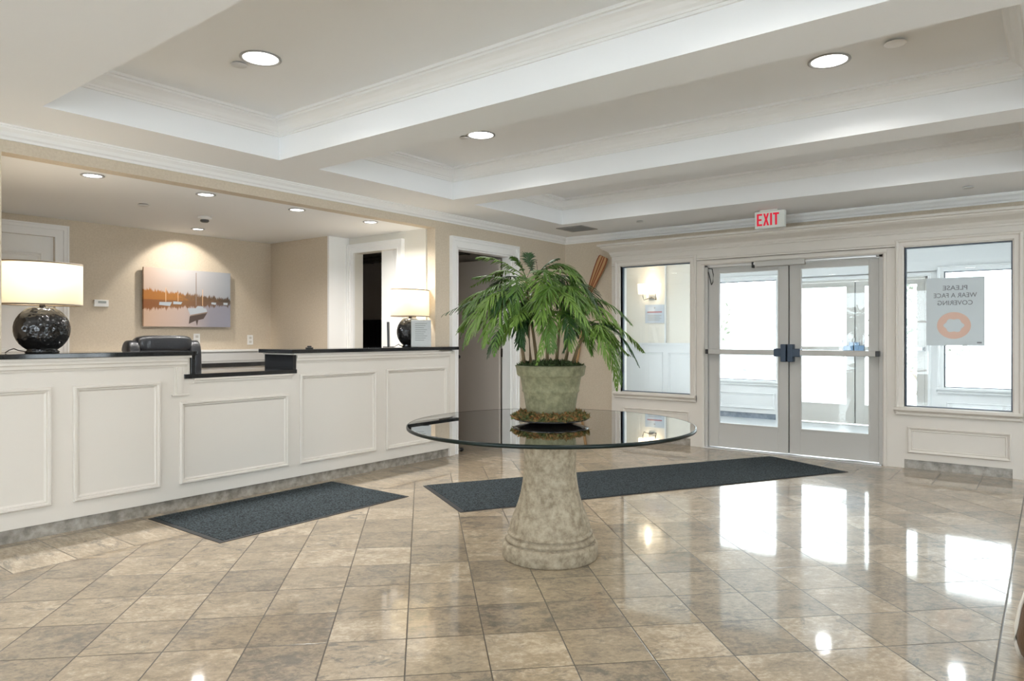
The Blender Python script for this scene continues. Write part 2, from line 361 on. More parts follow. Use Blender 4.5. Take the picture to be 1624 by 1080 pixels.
# ------------------------------------------------------------------ entry storefront (inner) and its twin (outer)
WINL = (-4.205, -3.297); WINR = (-1.121, -.271); DOOR = (-3.13, -1.307)
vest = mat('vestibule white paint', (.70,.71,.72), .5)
def glazed_front(Y, side, tagname, first):
    """Y = face seen from the lobby. side: material"""
    m = side; T = .15
    w = MB()
    piers = [(SX0, WINL[0]), (WINL[1], DOOR[0]), (DOOR[1], WINR[0]), (WINR[1], SX1)]
    for a, b in piers: w.box(a, Y, 0, b, Y+T, 2.14)
    w.box(SX0, Y, 2.13, SX1, Y+T, 2.42 if first else 2.9); w.box(DOOR[0], Y, 2.075, DOOR[1], Y+T, 2.14)
    w.box(WINL[0], Y, .085, WINL[1], Y+T, .59); w.box(WINR[0], Y, .085, WINR[1], Y+T, .59)
    W_ = w.build('wall_' + tagname, m, kind='structure')
    p = MB(); p.box(WINL[0], Y+.02, 0, WINL[1], Y+.1, .085).box(WINR[0], Y+.02, 0, WINR[1], Y+.1, .085)
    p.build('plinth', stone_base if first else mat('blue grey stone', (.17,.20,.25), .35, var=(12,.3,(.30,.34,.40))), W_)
    for a, b in (WINL, WINR):
        MB().sweep(lambda a_, b_, h: (a_, Y - h, b_), a+.03, .15, b-.01, .40, [(0,0),(0,.008),(.008,.018),(.02,.012),(.028,.006),(.036,.008),(.042,0)]).build('panel_moulding', m, W_)
    if first:
        pr = [(0,2.255),(.014,2.258),(.014,2.275),(.022,2.285),(.028,2.305),(.055,2.325),(.092,2.345),(.110,2.365),(.112,2.378),(.138,2.382),(.138,2.405),(0,2.405)]
        q = MB().run(lambda a, o, z: (a, Y - o, z), SX0, SX1, pr, -1, 0)
        q.run(lambda a, o, z: (SX0 - o, a, z), Y, YE + .0, pr, -1, 0)
        q.build('cornice', m, W_)
        MB().run(lambda a, o, z: (a, Y - o, z), SX0, SX1, [(0,2.135),(.010,2.137),(.012,2.152),(.004,2.158),(0,2.165)]).build('fascia_bead', m, W_)
    for i, (a, b) in enumerate((WINL, WINR)):
        n = (1 if first else 3) + i
        wf = struct('window_%d' % n, ((a+b)/2, Y, .58))
        f = MB().sweep(lambda a_, b_, h: (a_, Y - h, b_), a, .585, b, 2.125, [(-.075,0),(-.075,.022),(-.066,.030),(-.055,.030),(-.045,.018),(-.012,.018),(-.004,.012),(0,.012),(0,-.06)])
        f.build('window_casing', m, wf)
        MB().run(lambda a_, o, z: (a_, Y - o, z), a-.085, b+.075, [(0,.525),(.018,.525),(.030,.545),(.050,.555),(.055,.562),(.055,.582),(.048,.587),(-.05,.587),(-.05,.525)]).build('window_sill', m, wf)
        MB().sweep(lambda a_, b_, h: (a_, Y - h, b_), a, .587, b, 2.125, [(0,-.045),(.012,-.045),(.012,-.075),(0,-.075)]).build('window_gasket', mat('dark gasket', (.10,.13,.17), .5), wf)
        MB().box(a+.006, Y+.057, .592, b-.006, Y+.063, 2.12).build('pane', glass, wf)
    # double doors
    d = struct('door_%d' % (4 if first else 5), ((DOOR[0]+DOOR[1])/2, Y, 0))
    fr = MB(); a, b = DOOR
    fr.box(a, Y+.01, 0, a+.035, Y+.13, 2.075).box(b-.035, Y+.01, 0, b, Y+.13, 2.075).box(a, Y+.01, 2.05, b, Y+.13, 2.08)
    fr.build('door_frame', door_metal, d, bevel=.002)
    # narrow white architrave
    MB().run(lambda z, o, x: (x, Y - o, z), 0, 2.08, [(0,a-.035),(.016,a-.033),(.016,a-.012),(.006,a),(0,a)]).run(lambda z, o, x: (x, Y - o, z), 0, 2.08, [(0,b),(.006,b),(.016,b+.012),(.016,b+.033),(0,b+.035)]).run(lambda x, o, z: (x, Y - o, z), a-.035, b+.035, [(0,2.08),(.006,2.08),(.016,2.092),(.016,2.113),(0,2.115)]).build('architrave', m, d)
    MB().box(a, Y-.05, 0, b, Y+.14, .012).build('threshold', alu, d, bevel=.003)
    mid = (a+b)/2 + .012
    for sgn, (l, r) in ((-1, (a+.04, mid-.007)), (1, (mid+.007, b-.04))):
        yf = Y+.035; g0, g1 = (l+.115, r-.10) if sgn < 0 else (l+.11, r-.085)
        lf = MB(); lf.box(l, yf, .02, g0, yf+.045, 2.045).box(g1, yf, .02, r, yf+.045, 2.045).box(g0, yf, .02, g1, yf+.045, .285).box(g0, yf, 1.985, g1, yf+.045, 2.045)
        L_ = lf.build('door_leaf', door_metal, d, bevel=.002)
        MB().sweep(lambda a_, b_, h: (a_, yf - h, b_), g0, .285, g1, 1.985, [(-.006,0),(-.006,.006),(.008,.006),(.010,-.02)]).build('glazing_bead', door_metal, L_)
        MB().box(g0+.006, yf+.02, .290, g1-.006, yf+.026, 1.98).build('pane', glass, L_)
        # panic bar
        e0, e1 = (l+.005, mid-.125) if sgn < 0 else (mid+.125, r-.005)
        B_ = MB().box(e0, yf-.085, 1.066, e1, yf-.045, 1.124).box(e0+.005, yf-.045, 1.08, e0+.05, yf, 1.11).box(e1-.05, yf-.045, 1.08, e1-.005, yf, 1.11).build('push_bar', alu if not first else door_metal, L_, bevel=.008)
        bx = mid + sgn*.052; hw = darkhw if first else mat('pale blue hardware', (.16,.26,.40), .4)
        MB().box(mid+sgn*.008, yf-.092, .998, mid+sgn*.062, yf, 1.184).box(mid+sgn*.0085, yf-.088, 1.052, mid+sgn*.135, yf-.001, 1.138).build('latch_housing', hw, L_, bevel=.006)
        ex = e0 if sgn < 0 else e1
        MB().box(ex-.012, yf-.092, 1.068, ex+.022, yf, 1.122).build('bar_end_cap', blackp, L_, bevel=.004)
    MB().box(mid-.012, Y+.082, .02, mid+.012, Y+.092, 2.045).build('astragal', mat('dark gasket'), d)
    if first:
        # closers along the head
        MB().box(-2.545, Y-.045, 2.02, -2.03, Y+.034, 2.078).build('door_closer', door_metal, d, bevel=.008)
        MB().box(-3.06, Y-.01, 2.045, -2.545, Y+.034, 2.070).box(-2.03, Y-.01, 2.046, -1.36, Y+.034, 2.070).build('closer_track', alu, d, bevel=.004)
        MB().box(-2.585, Y-.02, 2.015, -2.570, Y+.034, 2.078).build('track_end_stop', blackp, d)
        MB().tube([(-3.085,Y+.01,2.035),(-3.03,Y-.02,2.03),(-3.012,Y-.03,1.96),(-3.02,Y-.02,1.88),(-3.045,Y-.0,1.85),(-3.075,Y+.01,1.96),(-3.09,Y+.02,2.0)], .005, 8).build('door_cord', blackp, d)
    else:
        for sx_ in (-1, 1):
            hx = mid + sx_*.14
            MB().tube([(hx,Y-.02+.035,1.22),(hx,Y-.06,1.21),(hx,Y-.06,.98),(hx,Y+.015,.97)], .011, 8).build('pull_handle', alu, d)
glazed_front(7.64, cream, 'storefront', True)
YO = 10.80
glazed_front(YO, vest, 'storefront_outer', False)

# vestibule shell
w = MB(); w.box(-6.0, YO, 0, SX0, YO+.15, 2.9); w.box(SX1, YO, 0, 1.0, YO+.15, 2.9); w.build('wall_vestibule_outer', mat('vestibule cream', (.74,.70,.63), .6), kind='structure')
for x0, nm, wn_ in ((-6.1, 'wall_vestibule_left', 8), (1.0, 'wall_vestibule_right', 9)):     # unseen side walls, one large window added in each to brighten the vestibule
    w = MB().box(x0, 7.84, 0, x0+.1, 8.15, 2.9).box(x0, 10.45, 0, x0+.1, YO+.15, 2.9).box(x0, 8.15, 0, x0+.1, 10.45, .35).box(x0, 8.15, 2.35, x0+.1, 10.45, 2.9)
    w.build(nm, mat('vestibule cream'), kind='structure')
    f = MB().sweep(lambda a, b, h: (x0+.05+h, a, b), 8.15, .35, 10.45, 2.35, [(0,-.055),(0,.055),(.05,.055),(.05,-.055)]).box(x0+.02, 9.27, .38, x0+.08, 9.33, 2.32)
    wf = f.build('window_%d' % wn_, vest, kind='structure'); MB().box(x0+.047, 8.19, .39, x0+.053, 10.41, 2.31).build('pane', glass, wf)
w = MB().box(-6.1, 7.84, 2.45, 1.1, YO, 2.55); w.build('ceiling_vestibule', ceilp, kind='structure')
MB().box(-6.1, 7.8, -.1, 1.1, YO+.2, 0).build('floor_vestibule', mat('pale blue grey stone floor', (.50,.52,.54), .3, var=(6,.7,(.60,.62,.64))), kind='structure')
wc_ = MB()
wc_.box(-6.0, YO-.012, 0, SX0-.005, YO, 1.12).box(-6.0, YO-.035, 1.12, SX0-.005, YO, 1.155)
for a, b in ((-5.95,-5.15),(-5.05,-4.40)): wc_.sweep(lambda a_, b_, h: (a_, YO-.012-h, b_), a, .18, b, 1.0, mould)
wc_.box(-5.105, YO-.03, 1.155, -5.085, YO, 2.45)
wc_.build('trim_7', vest, kind='structure')

# ------------------------------------------------------------------ outdoors
MB().box(-30, YO+.2, -.12, 30, 60, -.02).build('ground', mat('pale pavement', (.55,.55,.53), .9, var=(3,.6,(.62,.62,.60))), kind='structure')
def leaf_cloud(c, r, n, size, squash=1.0, seed=1):
    rn = random.Random(seed); m = MB()
    for i in range(n):
        d = Vector((rn.gauss(0,1), rn.gauss(0,1), rn.gauss(0,1))).normalized() * (rn.random()**.4)
        p = Vector(c) + Vector((d.x*r, d.y*r, d.z*r*squash)); a = Vector((rn.uniform(-1,1), rn.uniform(-1,1), rn.uniform(-1,1))).normalized()
        b = a.cross(Vector((rn.uniform(-1,1), rn.uniform(-1,1), rn.uniform(-1,1)))).normalized(); s = size*rn.uniform(.6,1.3)
        m.add([p - a*s, p + b*s*.4, p + a*s, p - b*s*.4], [(0,1,2,3)])
    return m
leafp = mat('pale outdoor foliage', (.13,.15,.11), .8)
bark = mat('pale bark', (.30,.26,.22), .8)
for i, (x, y, r, h, lab) in enumerate([(.9, 15.0, 1.0, 1.5, 'leafy shrub outside the right-hand window, behind the taped face covering notice'), (-2.3, 17.5, 1.1, 1.5, 'loose shrub outside the outer glass doors'),
                                     (-7.4, 17.0, 1.1, 1.6, 'shrub outside the left door leaf, far beyond the vestibule')]):
    t = thing('shrub', (x, y, 0), lab, 'shrub')
    MB().tube([(x,y,-.02),(x+.1,y,.5),(x-.05,y+.1,h)], [.05,.04,.02], 8).tube([(x,y,.3),(x+.4,y,.9),(x+.6,y,1.4)], [.03,.02,.01], 6).tube([(x,y,.3),(x-.4,y,.9),(x-.5,y,1.5)], [.03,.02,.01], 6).build('stem', bark, t)
    leaf_cloud((x,y,h), r, 420, .09, 1.0, 20+i).build('foliage', leafp, t)
t = thing('bowl_on_stand', (-4.75, 13.6, .0), 'round pale bowl shape on a stand outside the left glass door leaf', 'planter')  # bowl built for an unclear shape in the door glass
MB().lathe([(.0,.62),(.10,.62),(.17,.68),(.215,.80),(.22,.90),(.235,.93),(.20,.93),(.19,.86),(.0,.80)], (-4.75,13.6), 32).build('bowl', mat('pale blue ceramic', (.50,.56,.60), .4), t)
MB().lathe([(.24,.93),(.24,.965),(.21,.965),(.21,.93)], (-4.75,13.6), 32).build('rim', mat('slate rim', (.10,.15,.19), .5), t)
MB().lathe([(0,0),(.16,0),(.16,.04),(.05,.08),(.04,.62),(0,.62)], (-4.75,13.6), 24).build('stand', mat('pale blue ceramic'), t)

# ------------------------------------------------------------------ reception desk
DX = -5.03; DB = -5.45
t = thing('reception_desk', (-5.2, 3.5, 0), 'long cream panelled reception desk with a lowered middle section', 'desk')
b = MB(); b.prism([(DX,y,z) for y, z in ((.4,.085),(5.44,.085),(5.44,1.112),(3.532,1.112),(3.532,.956),(2.625,.956),(2.625,1.112),(.4,1.112))], (-.045,0,0))
b.prism([(-5.40,y,z) for y, z in ((1.49,.02),(5.24,.02),(5.24,1.11),(3.55,1.11),(3.55,.955),(2.60,.955),(2.60,1.11),(1.49,1.11))], (-.03,0,0))
body = b.build('desk_body', cream, t, bevel=.002)
MB().box(DX-.018, .4, 0, DX-.045, 5.44, .085).build('skirting', stone_base, t)
MB().box(DX+.006, 5.43, 0, -5.075, 5.515, 1.112).build('end_post', cream, t, bevel=.004)
dm = [(0,0),(0,.012),(.006,.020),(.016,.020),(.022,.007),(.030,.009),(.040,.0)]
for y0, y1, z0, z1 in ((.75,1.72,.195,.945),(1.845,2.405,.193,.945),(2.545,3.462,.190,.79),(3.573,4.416,.190,.945),(4.541,5.385,.185,.952)):
    pm = MB().sweep(lambda a, b_, h: (DX + h, a, b_), y0, z0, y1, z1, dm)
    pm.build('panel_moulding', cream, t)
cap = [(0,1.045),(.006,1.045),(.010,1.058),(.016,1.062),(.018,1.080),(.024,1.090),(.024,1.112),(0,1.112)]
MB().run(lambda a, o, z: (DX + o, a, z), .4, 2.60, cap).build('top_moulding', cream, t)
MB().run(lambda a, o, z: (DX + o, a, z), 3.535, 5.43, cap).build('top_moulding', cream, t)
MB().run(lambda a, o, z: (DX + o, a, z), 2.65, 3.50, [(0,.925),(.008,.925),(.012,.94),(.018,.944),(.018,.957),(0,.957)]).build('top_moulding', cream, t)
# stepped pilaster trims beside the lowered section
for y0 in (2.505,):
    MB().box(DX, y0, .845, DX+.010, y0+.07, 1.045).box(DX, y0-.02, .835, DX+.016, y0+.11, .850).box(DX, y0+.018, .85, DX+.018, y0+.05, 1.045).build('bracket_trim', cream, t, bevel=.003)
MB().box(DX-.40, 2.59, .0, DX-.02, 2.62, .955).build('side_panel', cream, t)
# counters
t = thing('countertop', (-5.24, 2.0, 1.112), 'raised black granite counter carrying the large left table lamp', 'countertop', None)
MB().prism([(x,y,1.128) for x, y in ((DX+.045,.4),(DX+.045,2.66),(DX-.44,2.66),(DX-.44,1.475),(-5.078,1.475),(-5.078,.4))], (0,0,.032)).build('counter_slab', granite_black, t, bevel=.004)
MB().prism([(x,y,1.1125) for x, y in ((DX+.035,.4),(DX+.035,2.62),(DX-.39,2.62),(DX-.39,1.475),(-5.078,1.475),(-5.078,.4))], (0,0,.0152)).build('counter_ledge', cream, t)
MB().box(DX+.012, 2.585, .992, DX-.40, 2.66, 1.128).build('return_panel', granite_black, t, bevel=.003) if False else MB().box(DX+.012, 2.628, .990, DX-.42, 2.66, 1.128).build('return_panel', granite_black, t, bevel=.002)
t = thing('countertop', (-5.24, 4.4, 1.112), 'raised black granite counter at the right end of the desk, under the right table lamp', 'countertop')
MB().prism([(x,y,1.125) for x, y in ((DX+.045,3.47),(DX+.045,5.535),(-5.078,5.535),(-5.078,5.245),(DX-.45,5.245),(DX-.45,3.47))], (0,0,.033)).build('counter_slab', granite_black, t, bevel=.004)
MB().box(DX+.03, 3.50, 1.1125, DX-.42, 5.24, 1.1248).build('counter_ledge', cream, t)
MB().box(DX+.012, 3.50, .990, DX-.40, 3.533, 1.112).build('return_panel', granite_black, t, bevel=.002)
t = MB().box(DX+.014, 2.575, .957, DX-.42, 3.54, .990).build('countertop', granite_black, bevel=.003)
tag(t, 'lowered black granite counter in the middle section of the reception desk', 'countertop')
# back counter along the niche wall
t = thing('back_counter', (-7.3, 3.8, 0), 'white counter with black top along the wall under the sailboat canvas', 'counter')
b = MB(); b.box(-7.575, 2.78, .05, -7.00, 4.94, .938); b.build('cabinet_body', white, t, bevel=.003)
for k in range(3):
    y0 = 2.81 + .71*k
    dr = MB().box(-7.0, y0, .70, -6.982, y0+.68, .90).build('drawer', white, t, bevel=.004)
    MB().tube([(-6.982,y0+.34,.88),(-6.955,y0+.34,.88)], .012, 10).build('knob', blackp, dr)
    MB().box(-7.0, y0, .08, -6.982, y0+.68, .68).build('door', white, t, bevel=.004)
MB().box(-7.575, 2.78, .94, -6.965, 4.95, .985).build('counter_slab', granite_black, t, bevel=.004)
MB().box(-7.578, 2.78, .985, -7.53, 4.95, 1.09).box(-7.578, 2.78, 1.09, -7.50, 4.95, 1.115).build('back_ledge', white, t, bevel=.003)

# ------------------------------------------------------------------ table lamps
shade_m = bpy.data.materials.new('linen lampshade'); shade_m.use_nodes = True
nt = shade_m.node_tree; N = nt.nodes; L = nt.links; N.clear()
o_ = N.new('ShaderNodeOutputMaterial'); tr = N.new('ShaderNodeBsdfTranslucent'); df = N.new('ShaderNodeBsdfDiffuse'); mx = N.new('ShaderNodeMixShader')
em = N.new('ShaderNodeEmission'); em.inputs[0].default_value = (1,.88,.66,1); em.inputs[1].default_value = .12; ads = N.new('ShaderNodeAddShader')
tr.inputs[0].default_value = (.92,.86,.74,1); df.inputs[0].default_value = (.80,.77,.68,1); mx.inputs[0].default_value = .5
L.new(df.outputs[0], mx.inputs[1]); L.new(tr.outputs[0], mx.inputs[2]); L.new(mx.outputs[0], ads.inputs[0]); L.new(em.outputs[0], ads.inputs[1]); L.new(ads.outputs[0], o_.inputs[0])
hammer = mat('hammered gunmetal ceramic', (.06,.06,.062), .13, .85)
nt = hammer.node_tree; v = nt.nodes.new('ShaderNodeTexVoronoi'); v.inputs['Scale'].default_value = 42; tc = nt.nodes.new('ShaderNodeTexCoord')
bp = nt.nodes.new('ShaderNodeBump'); bp.inputs['Strength'].default_value = .55; bp.inputs['Distance'].default_value = .006
nt.links.new(tc.outputs['Object'], v.inputs['Vector']); nt.links.new(v.outputs['Distance'], bp.inputs['Height']); nt.links.new(bp.outputs[0], nt.nodes['Principled BSDF'].inputs['Normal'])
trimb = mat('bronze trim tape', (.16,.12,.08), .6)
def table_lamp(x, y, z, lab):
    t = thing('table_lamp', (x, y, z), lab, 'lamp', 'table lamps on the reception desk')
    prof = [(0,0),(.095,0),(.102,.006)] + [(.165*math.sqrt(max(0, 1-((h-.155)/.158)**2))*1.0, h) for h in (.02,.04,.06,.085,.11,.14,.17,.20,.225,.25,.27,.285,.295)] + [(.03,.303),(0,.303)]
    prof = [(r if r > 0 else 0, h) for r, h in prof]
    MB().lathe(prof, (x,y), 64, .62, 1, z0=z).build('lamp_base', hammer, t)
    MB().lathe([(0,.300),(.020,.300),(.016,.318),(.010,.322),(.010,.345),(.018,.350),(.018,.40),(0,.40)], (x,y), 20, z0=z).build('neck', mat('dark bronze'), t)
    s0, s1 = .312, .592
    sh = MB().lathe([(.236,s0),(.238,s0+.005),(.238,s1-.005),(.236,s1),(.233,s1-.005),(.233,s0+.005),(.236,s0)], (x,y), 72, .60, 1, z0=z).build('lamp_shade', shade_m, t)
    MB().lathe([(.2395,s0-.001),(.2395,s0+.008),(.232,s0+.008),(.232,s0-.001),(.2395,s0-.001)], (x,y), 72, .60, 1, z0=z).build('shade_trim', trimb, sh)
    MB().lathe([(.2395,s1-.008),(.2395,s1+.001),(.232,s1+.001),(.232,s1-.008),(.2395,s1-.008)], (x,y), 72, .60, 1, z0=z).build('shade_trim', trimb, sh)
    MB().ellip((x,y,z+.45), (.03,.03,.042), 1, 20, 12).build('bulb', mat('bulb', (1,1,1), .5, emit=((1,.86,.62), 12)), t)
    MB().tube([(x-.03,y-.09,z+.010),(x-.02,y-.13,z+.018),(x,y-.16,z+.030),(x,y-.185,z+.020),(x-.02,y-.20,z+.004)], .0035, 6).build('cord', blackp, t)
    ld = bpy.data.lights.new('bulb_light', 'POINT'); ld.energy = 4.2; ld.color = (1,.88,.70); ld.shadow_soft_size = .05
    lo = bpy.data.objects.new('bulb_light', ld); COL.objects.link(lo); lo.parent = t; lo.location = (0, 0, .51)
    return t
table_lamp(-5.25, 1.745, 1.160, 'dark hammered-ball table lamp with lit oval shade, at the left end of the desk')
table_lamp(-5.25, 5.075, 1.158, 'dark hammered-ball table lamp with lit oval shade, at the right end of the desk')

# things on and above the desk
acr = glassmat('acrylic', (.96,.97,.97)); sheet = mat('white paper', (.84,.84,.84), .7); ink = mat('grey print', (.35,.35,.36), .8)
t = thing('sign_holder', (-5.05, 5.04, 1.158), 'clear acrylic holder with a white printed notice in front of the right table lamp', 'sign holder')
def leanp(a, b, o=0):     # a across, b up along the leaning sheet
    d = Vector((.72,-.694,0)); e = Vector((.694,.72,0)); c0 = Vector((-5.052, 5.035, 1.160))
    p = c0 + e*a + Vector((0,0,b)) - d*(b*.22) + d*o
    return p
def slab_on(fn, a0, b0, a1, b1, o0, o1):
    return MB().add([fn(*q) for q in ((a0,b0,o0),(a1,b0,o0),(a1,b1,o0),(a0,b1,o0),(a0,b0,o1),(a1,b0,o1),(a1,b1,o1),(a0,b1,o1))],
                    [(0,3,2,1),(4,5,6,7),(0,1,5,4),(1,2,6,5),(2,3,7,6),(3,0,4,7)])
slab_on(leanp, -.100, 0, .100, .275, .001, .004).build('paper', sheet, t)
slab_on(leanp, -.104, 0, .104, .285, .006, .009).build('acrylic_front', acr, t)
slab_on(leanp, -.08, -.002, .08, .002, -.03, .05).build('foot', acr, t)
for k in range(9):
    slab_on(leanp, -.06, .235-.021*k, .06-.015*(k%3), .240-.021*k, .0045, .005).build('print_line', ink, t)
t = thing('tablet_stand', (-5.27, 4.75, 1.158), 'thin black upright display card holder seen edge-on left of the right table lamp', 'display stand')
def tp(a, b, o=0):
    d = Vector((.70,.71,0)); e = Vector((-.71,.70,0)); c0 = Vector((-5.24,4.77,1.160)); return c0 + e*a + Vector((0,0,b)) + d*(-b*.02) + d*o
slab_on(tp, -.10, 0, .10, .25, -.011, .008).build('display_panel', blackp, t)
slab_on(tp, -.07, 0, .07, .006, -.055, .055).build('foot', blackp, t)
t = MB().box(-5.13, 3.70, 1.158, -5.09, 3.76, 1.172).box(-5.122, 3.712, 1.172, -5.098, 3.748, 1.186).build('desk_bell', blackp, bevel=.006)
tag(t, 'small black gadget alone on the right-hand raised counter', 'gadget')

# office chair behind the lowered counter
t = thing('office_chair', (-6.15, 2.95, 0), 'black leather high-back executive chair behind the reception desk', 'chair')
cx_, cy_ = -6.10, 2.93
MB().ellip((cx_-.02,cy_,1.00), (.075,.245,.275), .38).ellip((cx_+.035,cy_,1.205), (.065,.235,.072), .45).ellip((cx_+.035,cy_,1.03), (.06,.225,.10), .45).build('backrest', leather, t)
for s in (-1, 1): MB().ellip((cx_+.02,cy_+s*.262,.99), (.085,.058,.245), .5).build('side_bolster', leather, t)
MB().ellip((cx_+.28,cy_,.53), (.27,.27,.075), .4).build('seat', leather, t)
for s in (-1, 1):
    MB().ellip((cx_+.24,cy_+s*.31,.76), (.19,.045,.03), .5).tube([(cx_+.36,cy_+s*.31,.74),(cx_+.40,cy_+s*.30,.62),(cx_+.30,cy_+s*.27,.50)], .02, 10).build('armrest', leather, t)
MB().tube([(cx_+.2,cy_,.10),(cx_+.2,cy_,.48)], [.032,.026], 14).build('gas_column', blackp, t)
for k in range(5):
    a = k*2*math.pi/5; ex, ey = cx_+.2+.3*math.cos(a), cy_+.3*math.sin(a)
    lg = MB().tube([(cx_+.2,cy_,.13),(ex,ey,.075)], [.03,.018], 8).build('leg', blackp, t)
    MB().tube([(ex-.012*math.sin(a),ey+.012*math.cos(a),.03),(ex+.012*math.sin(a),ey-.012*math.cos(a),.03)], .030, 14).build('caster', blackp, lg)

# ------------------------------------------------------------------ sailboat canvas
cy0, cy1, cz0, cz1 = 3.425, 4.40, 1.372, 1.995; FX = -7.515
pm = bpy.data.materials.new('harbour print'); pm.use_nodes = True; nt = pm.node_tree; N = nt.nodes; L = nt.links; b = N['Principled BSDF']
geo = N.new('ShaderNodeNewGeometry'); sp = N.new('ShaderNodeSeparateXYZ'); L.new(geo.outputs['Position'], sp.inputs[0]); Mx = lambda *a: sockmath(N, L, *a)
S = Mx('DIVIDE', Mx('SUBTRACT', sp.outputs[1], cy0), cy1-cy0); T = Mx('DIVIDE', Mx('SUBTRACT', sp.outputs[2], cz0), cz1-cz0)
cbn = N.new('ShaderNodeCombineXYZ'); L.new(Mx('MULTIPLY', S, 9.0), cbn.inputs[0])
nz = N.new('ShaderNodeTexNoise'); L.new(cbn.outputs[0], nz.inputs['Vector']); nz.inputs['Scale'].default_value = 2.6; nz.inputs['Detail'].default_value = 9; nz.inputs['Roughness'].default_value = .85
hgt = Mx('ADD', Mx('MULTIPLY_ADD', S, -.11, .17), Mx('MULTIPLY_ADD', nz.outputs[0], .55, -.275))          # height of the tree line
dist = Mx('ABSOLUTE', Mx('SUBTRACT', T, .46)); tree = Mx('LESS_THAN', dist, Mx('SUBTRACT', hgt, 0.0)); above = Mx('GREATER_THAN', T, .46)
def ramp(fac, *stops):
    r = N.new('ShaderNodeValToRGB'); e = r.color_ramp.elements; e[0].position, e[0].color = stops[0][0], (*stops[0][1],1); e[1].position, e[1].color = stops[-1][0], (*stops[-1][1],1)
    for p, c_ in stops[1:-1]: k = e.new(p); k.color = (*c_,1)
    L.new(fac, r.inputs[0]); return r.outputs[0]
def mixc(f, a, c_):
    x = N.new('ShaderNodeMix'); x.data_type = 'RGBA'; L.new(f, x.inputs[0]); L.new(a, x.inputs[6]); L.new(c_, x.inputs[7]); return x.outputs[2]
sky = ramp(Mx('ADD', S, Mx('MULTIPLY', T, .0)), (0,(.62,.46,.37)), (.45,(.50,.47,.47)), (1,(.37,.40,.45)))
wat = ramp(S, (0,(.62,.42,.30)), (.45,(.55,.44,.40)), (.75,(.30,.29,.34)), (1,(.30,.30,.37)))
cb2 = N.new('ShaderNodeCombineXYZ'); L.new(Mx('MULTIPLY', S, 30.), cb2.inputs[0]); L.new(Mx('MULTIPLY', T, 24.), cb2.inputs[1])
n2 = N.new('ShaderNodeTexNoise'); L.new(cb2.outputs[0], n2.inputs['Vector']); n2.inputs['Scale'].default_value = 1; n2.inputs['Detail'].default_value = 4
trc = ramp(Mx('ADD', S, Mx('MULTIPLY_ADD', n2.outputs[0], .5, -.25)), (0,(.42,.16,.03)), (.35,(.40,.17,.04)), (.5,(.22,.12,.06)), (1,(.08,.06,.045)))
trw = ramp(S, (0,(.26,.09,.025)), (.4,(.25,.12,.05)), (1,(.10,.08,.07)))
base = mixc(tree, mixc(above, wat, sky), mixc(above, trw, trc)); L.new(base, b.inputs['Base Color']); b.inputs['Roughness'].default_value = .6
t = thing('canvas_print', (-7.56, 3.9, 1.68), 'frameless canvas of a sailboat moored on an orange sunset harbour', 'painting')
MB().box(BX, cy0-.012+.03, cz0+.02, FX-.03, cy1-.03, cz1-.02).build('backing_frame', mat('dark canvas edge', (.12,.10,.08), .7), t)
MB().box(FX-.03, cy0, cz0, FX, cy1, cz1).build('canvas', pm, t)
def CP(x, y, o=.001): return (FX + o, cy0 + (x-135)/1295*(cy1-cy0), cz1 - (y-120)/855*(cz1-cz0))
hull = mat('print pale hull', (.48,.53,.58), .6); dkp = mat('print dark', (.06,.05,.05), .6); mastc = mat('print mast', (.28,.22,.18), .6); refl = mat('print reflection', (.09,.065,.055), .6); orc = mat('print pale mast', (.80,.52,.30), .6)
m = MB(); m.poly([CP(755,695),(CP(795,792)),(CP(1055,742)),(CP(1040,692)),CP(1000,689),CP(985,660),CP(905,658),CP(885,691)]); m.build('printed_boat', hull, t)
for q in (((345,660),(500,670),(530,612),(350,615)), ((545,640),(660,640),(680,605),(548,600)), ((1120,620),(1190,630),(1200,595),(1125,592)), ((1315,622),(1380,628),(1385,590),(1315,590))):
    MB().poly([CP(*p) for p in q]).build('printed_boat', hull, t)
m = MB(); m.poly([CP(800,800,.0015),CP(800,815,.0015),CP(1060,758,.0015),CP(1060,740,.0015)]).poly([CP(880,150,.0012),CP(880,650,.0012),CP(892,650,.0012),CP(892,150,.0012)]); m.build('printed_mast', mastc, t)
for q in ((980,400,650),(436,400,610),(612,470,600)):
    MB().poly([CP(q[0],q[1]),CP(q[0],q[2]),CP(q[0]+9,q[2]),CP(q[0]+9,q[1])]).build('printed_mast', orc, t)
m = MB(); m.poly([CP(790,815,.0008),CP(775,930,.0008),CP(880,880,.0008),CP(900,960,.0008),CP(920,870,.0008),CP(1000,850,.0008),CP(1055,760,.0008)]); m.build('printed_reflection', refl, t)

# small wall fittings in the niche
t = thing('thermostat', (BX, 3.03, 1.6), 'white thermostat on the tan wall left of the sailboat canvas', 'thermostat')
MB().box(BX, 2.965, 1.565, BX+.025, 3.10, 1.635).build('housing', white, t, bevel=.004)
MB().box(BX+.0255, 3.00, 1.60, BX+.027, 3.075, 1.622).build('display', mat('grey lcd', (.35,.38,.36), .3), t)
def outlet(y, z, lab, h=.115):
    t = thing('wall_outlet', (BX, y, z), lab, 'outlet')
    MB().box(BX, y-.037, z-h/2, BX+.008, y+.037, z+h/2).build('cover_plate', white, t, bevel=.002)
    for s in (-1, 1):
        MB().box(BX+.008, y-.016, z+s*.024-.014, BX+.0105, y+.016, z+s*.024+.014).build('receptacle', mat('outlet ivory', (.62,.60,.56), .5), t)
outlet(4.69, 1.225, 'white wall outlet right of and below the sailboat canvas')
outlet(4.03, 1.24, 'white wall outlet directly under the canvas, half hidden by the chair')

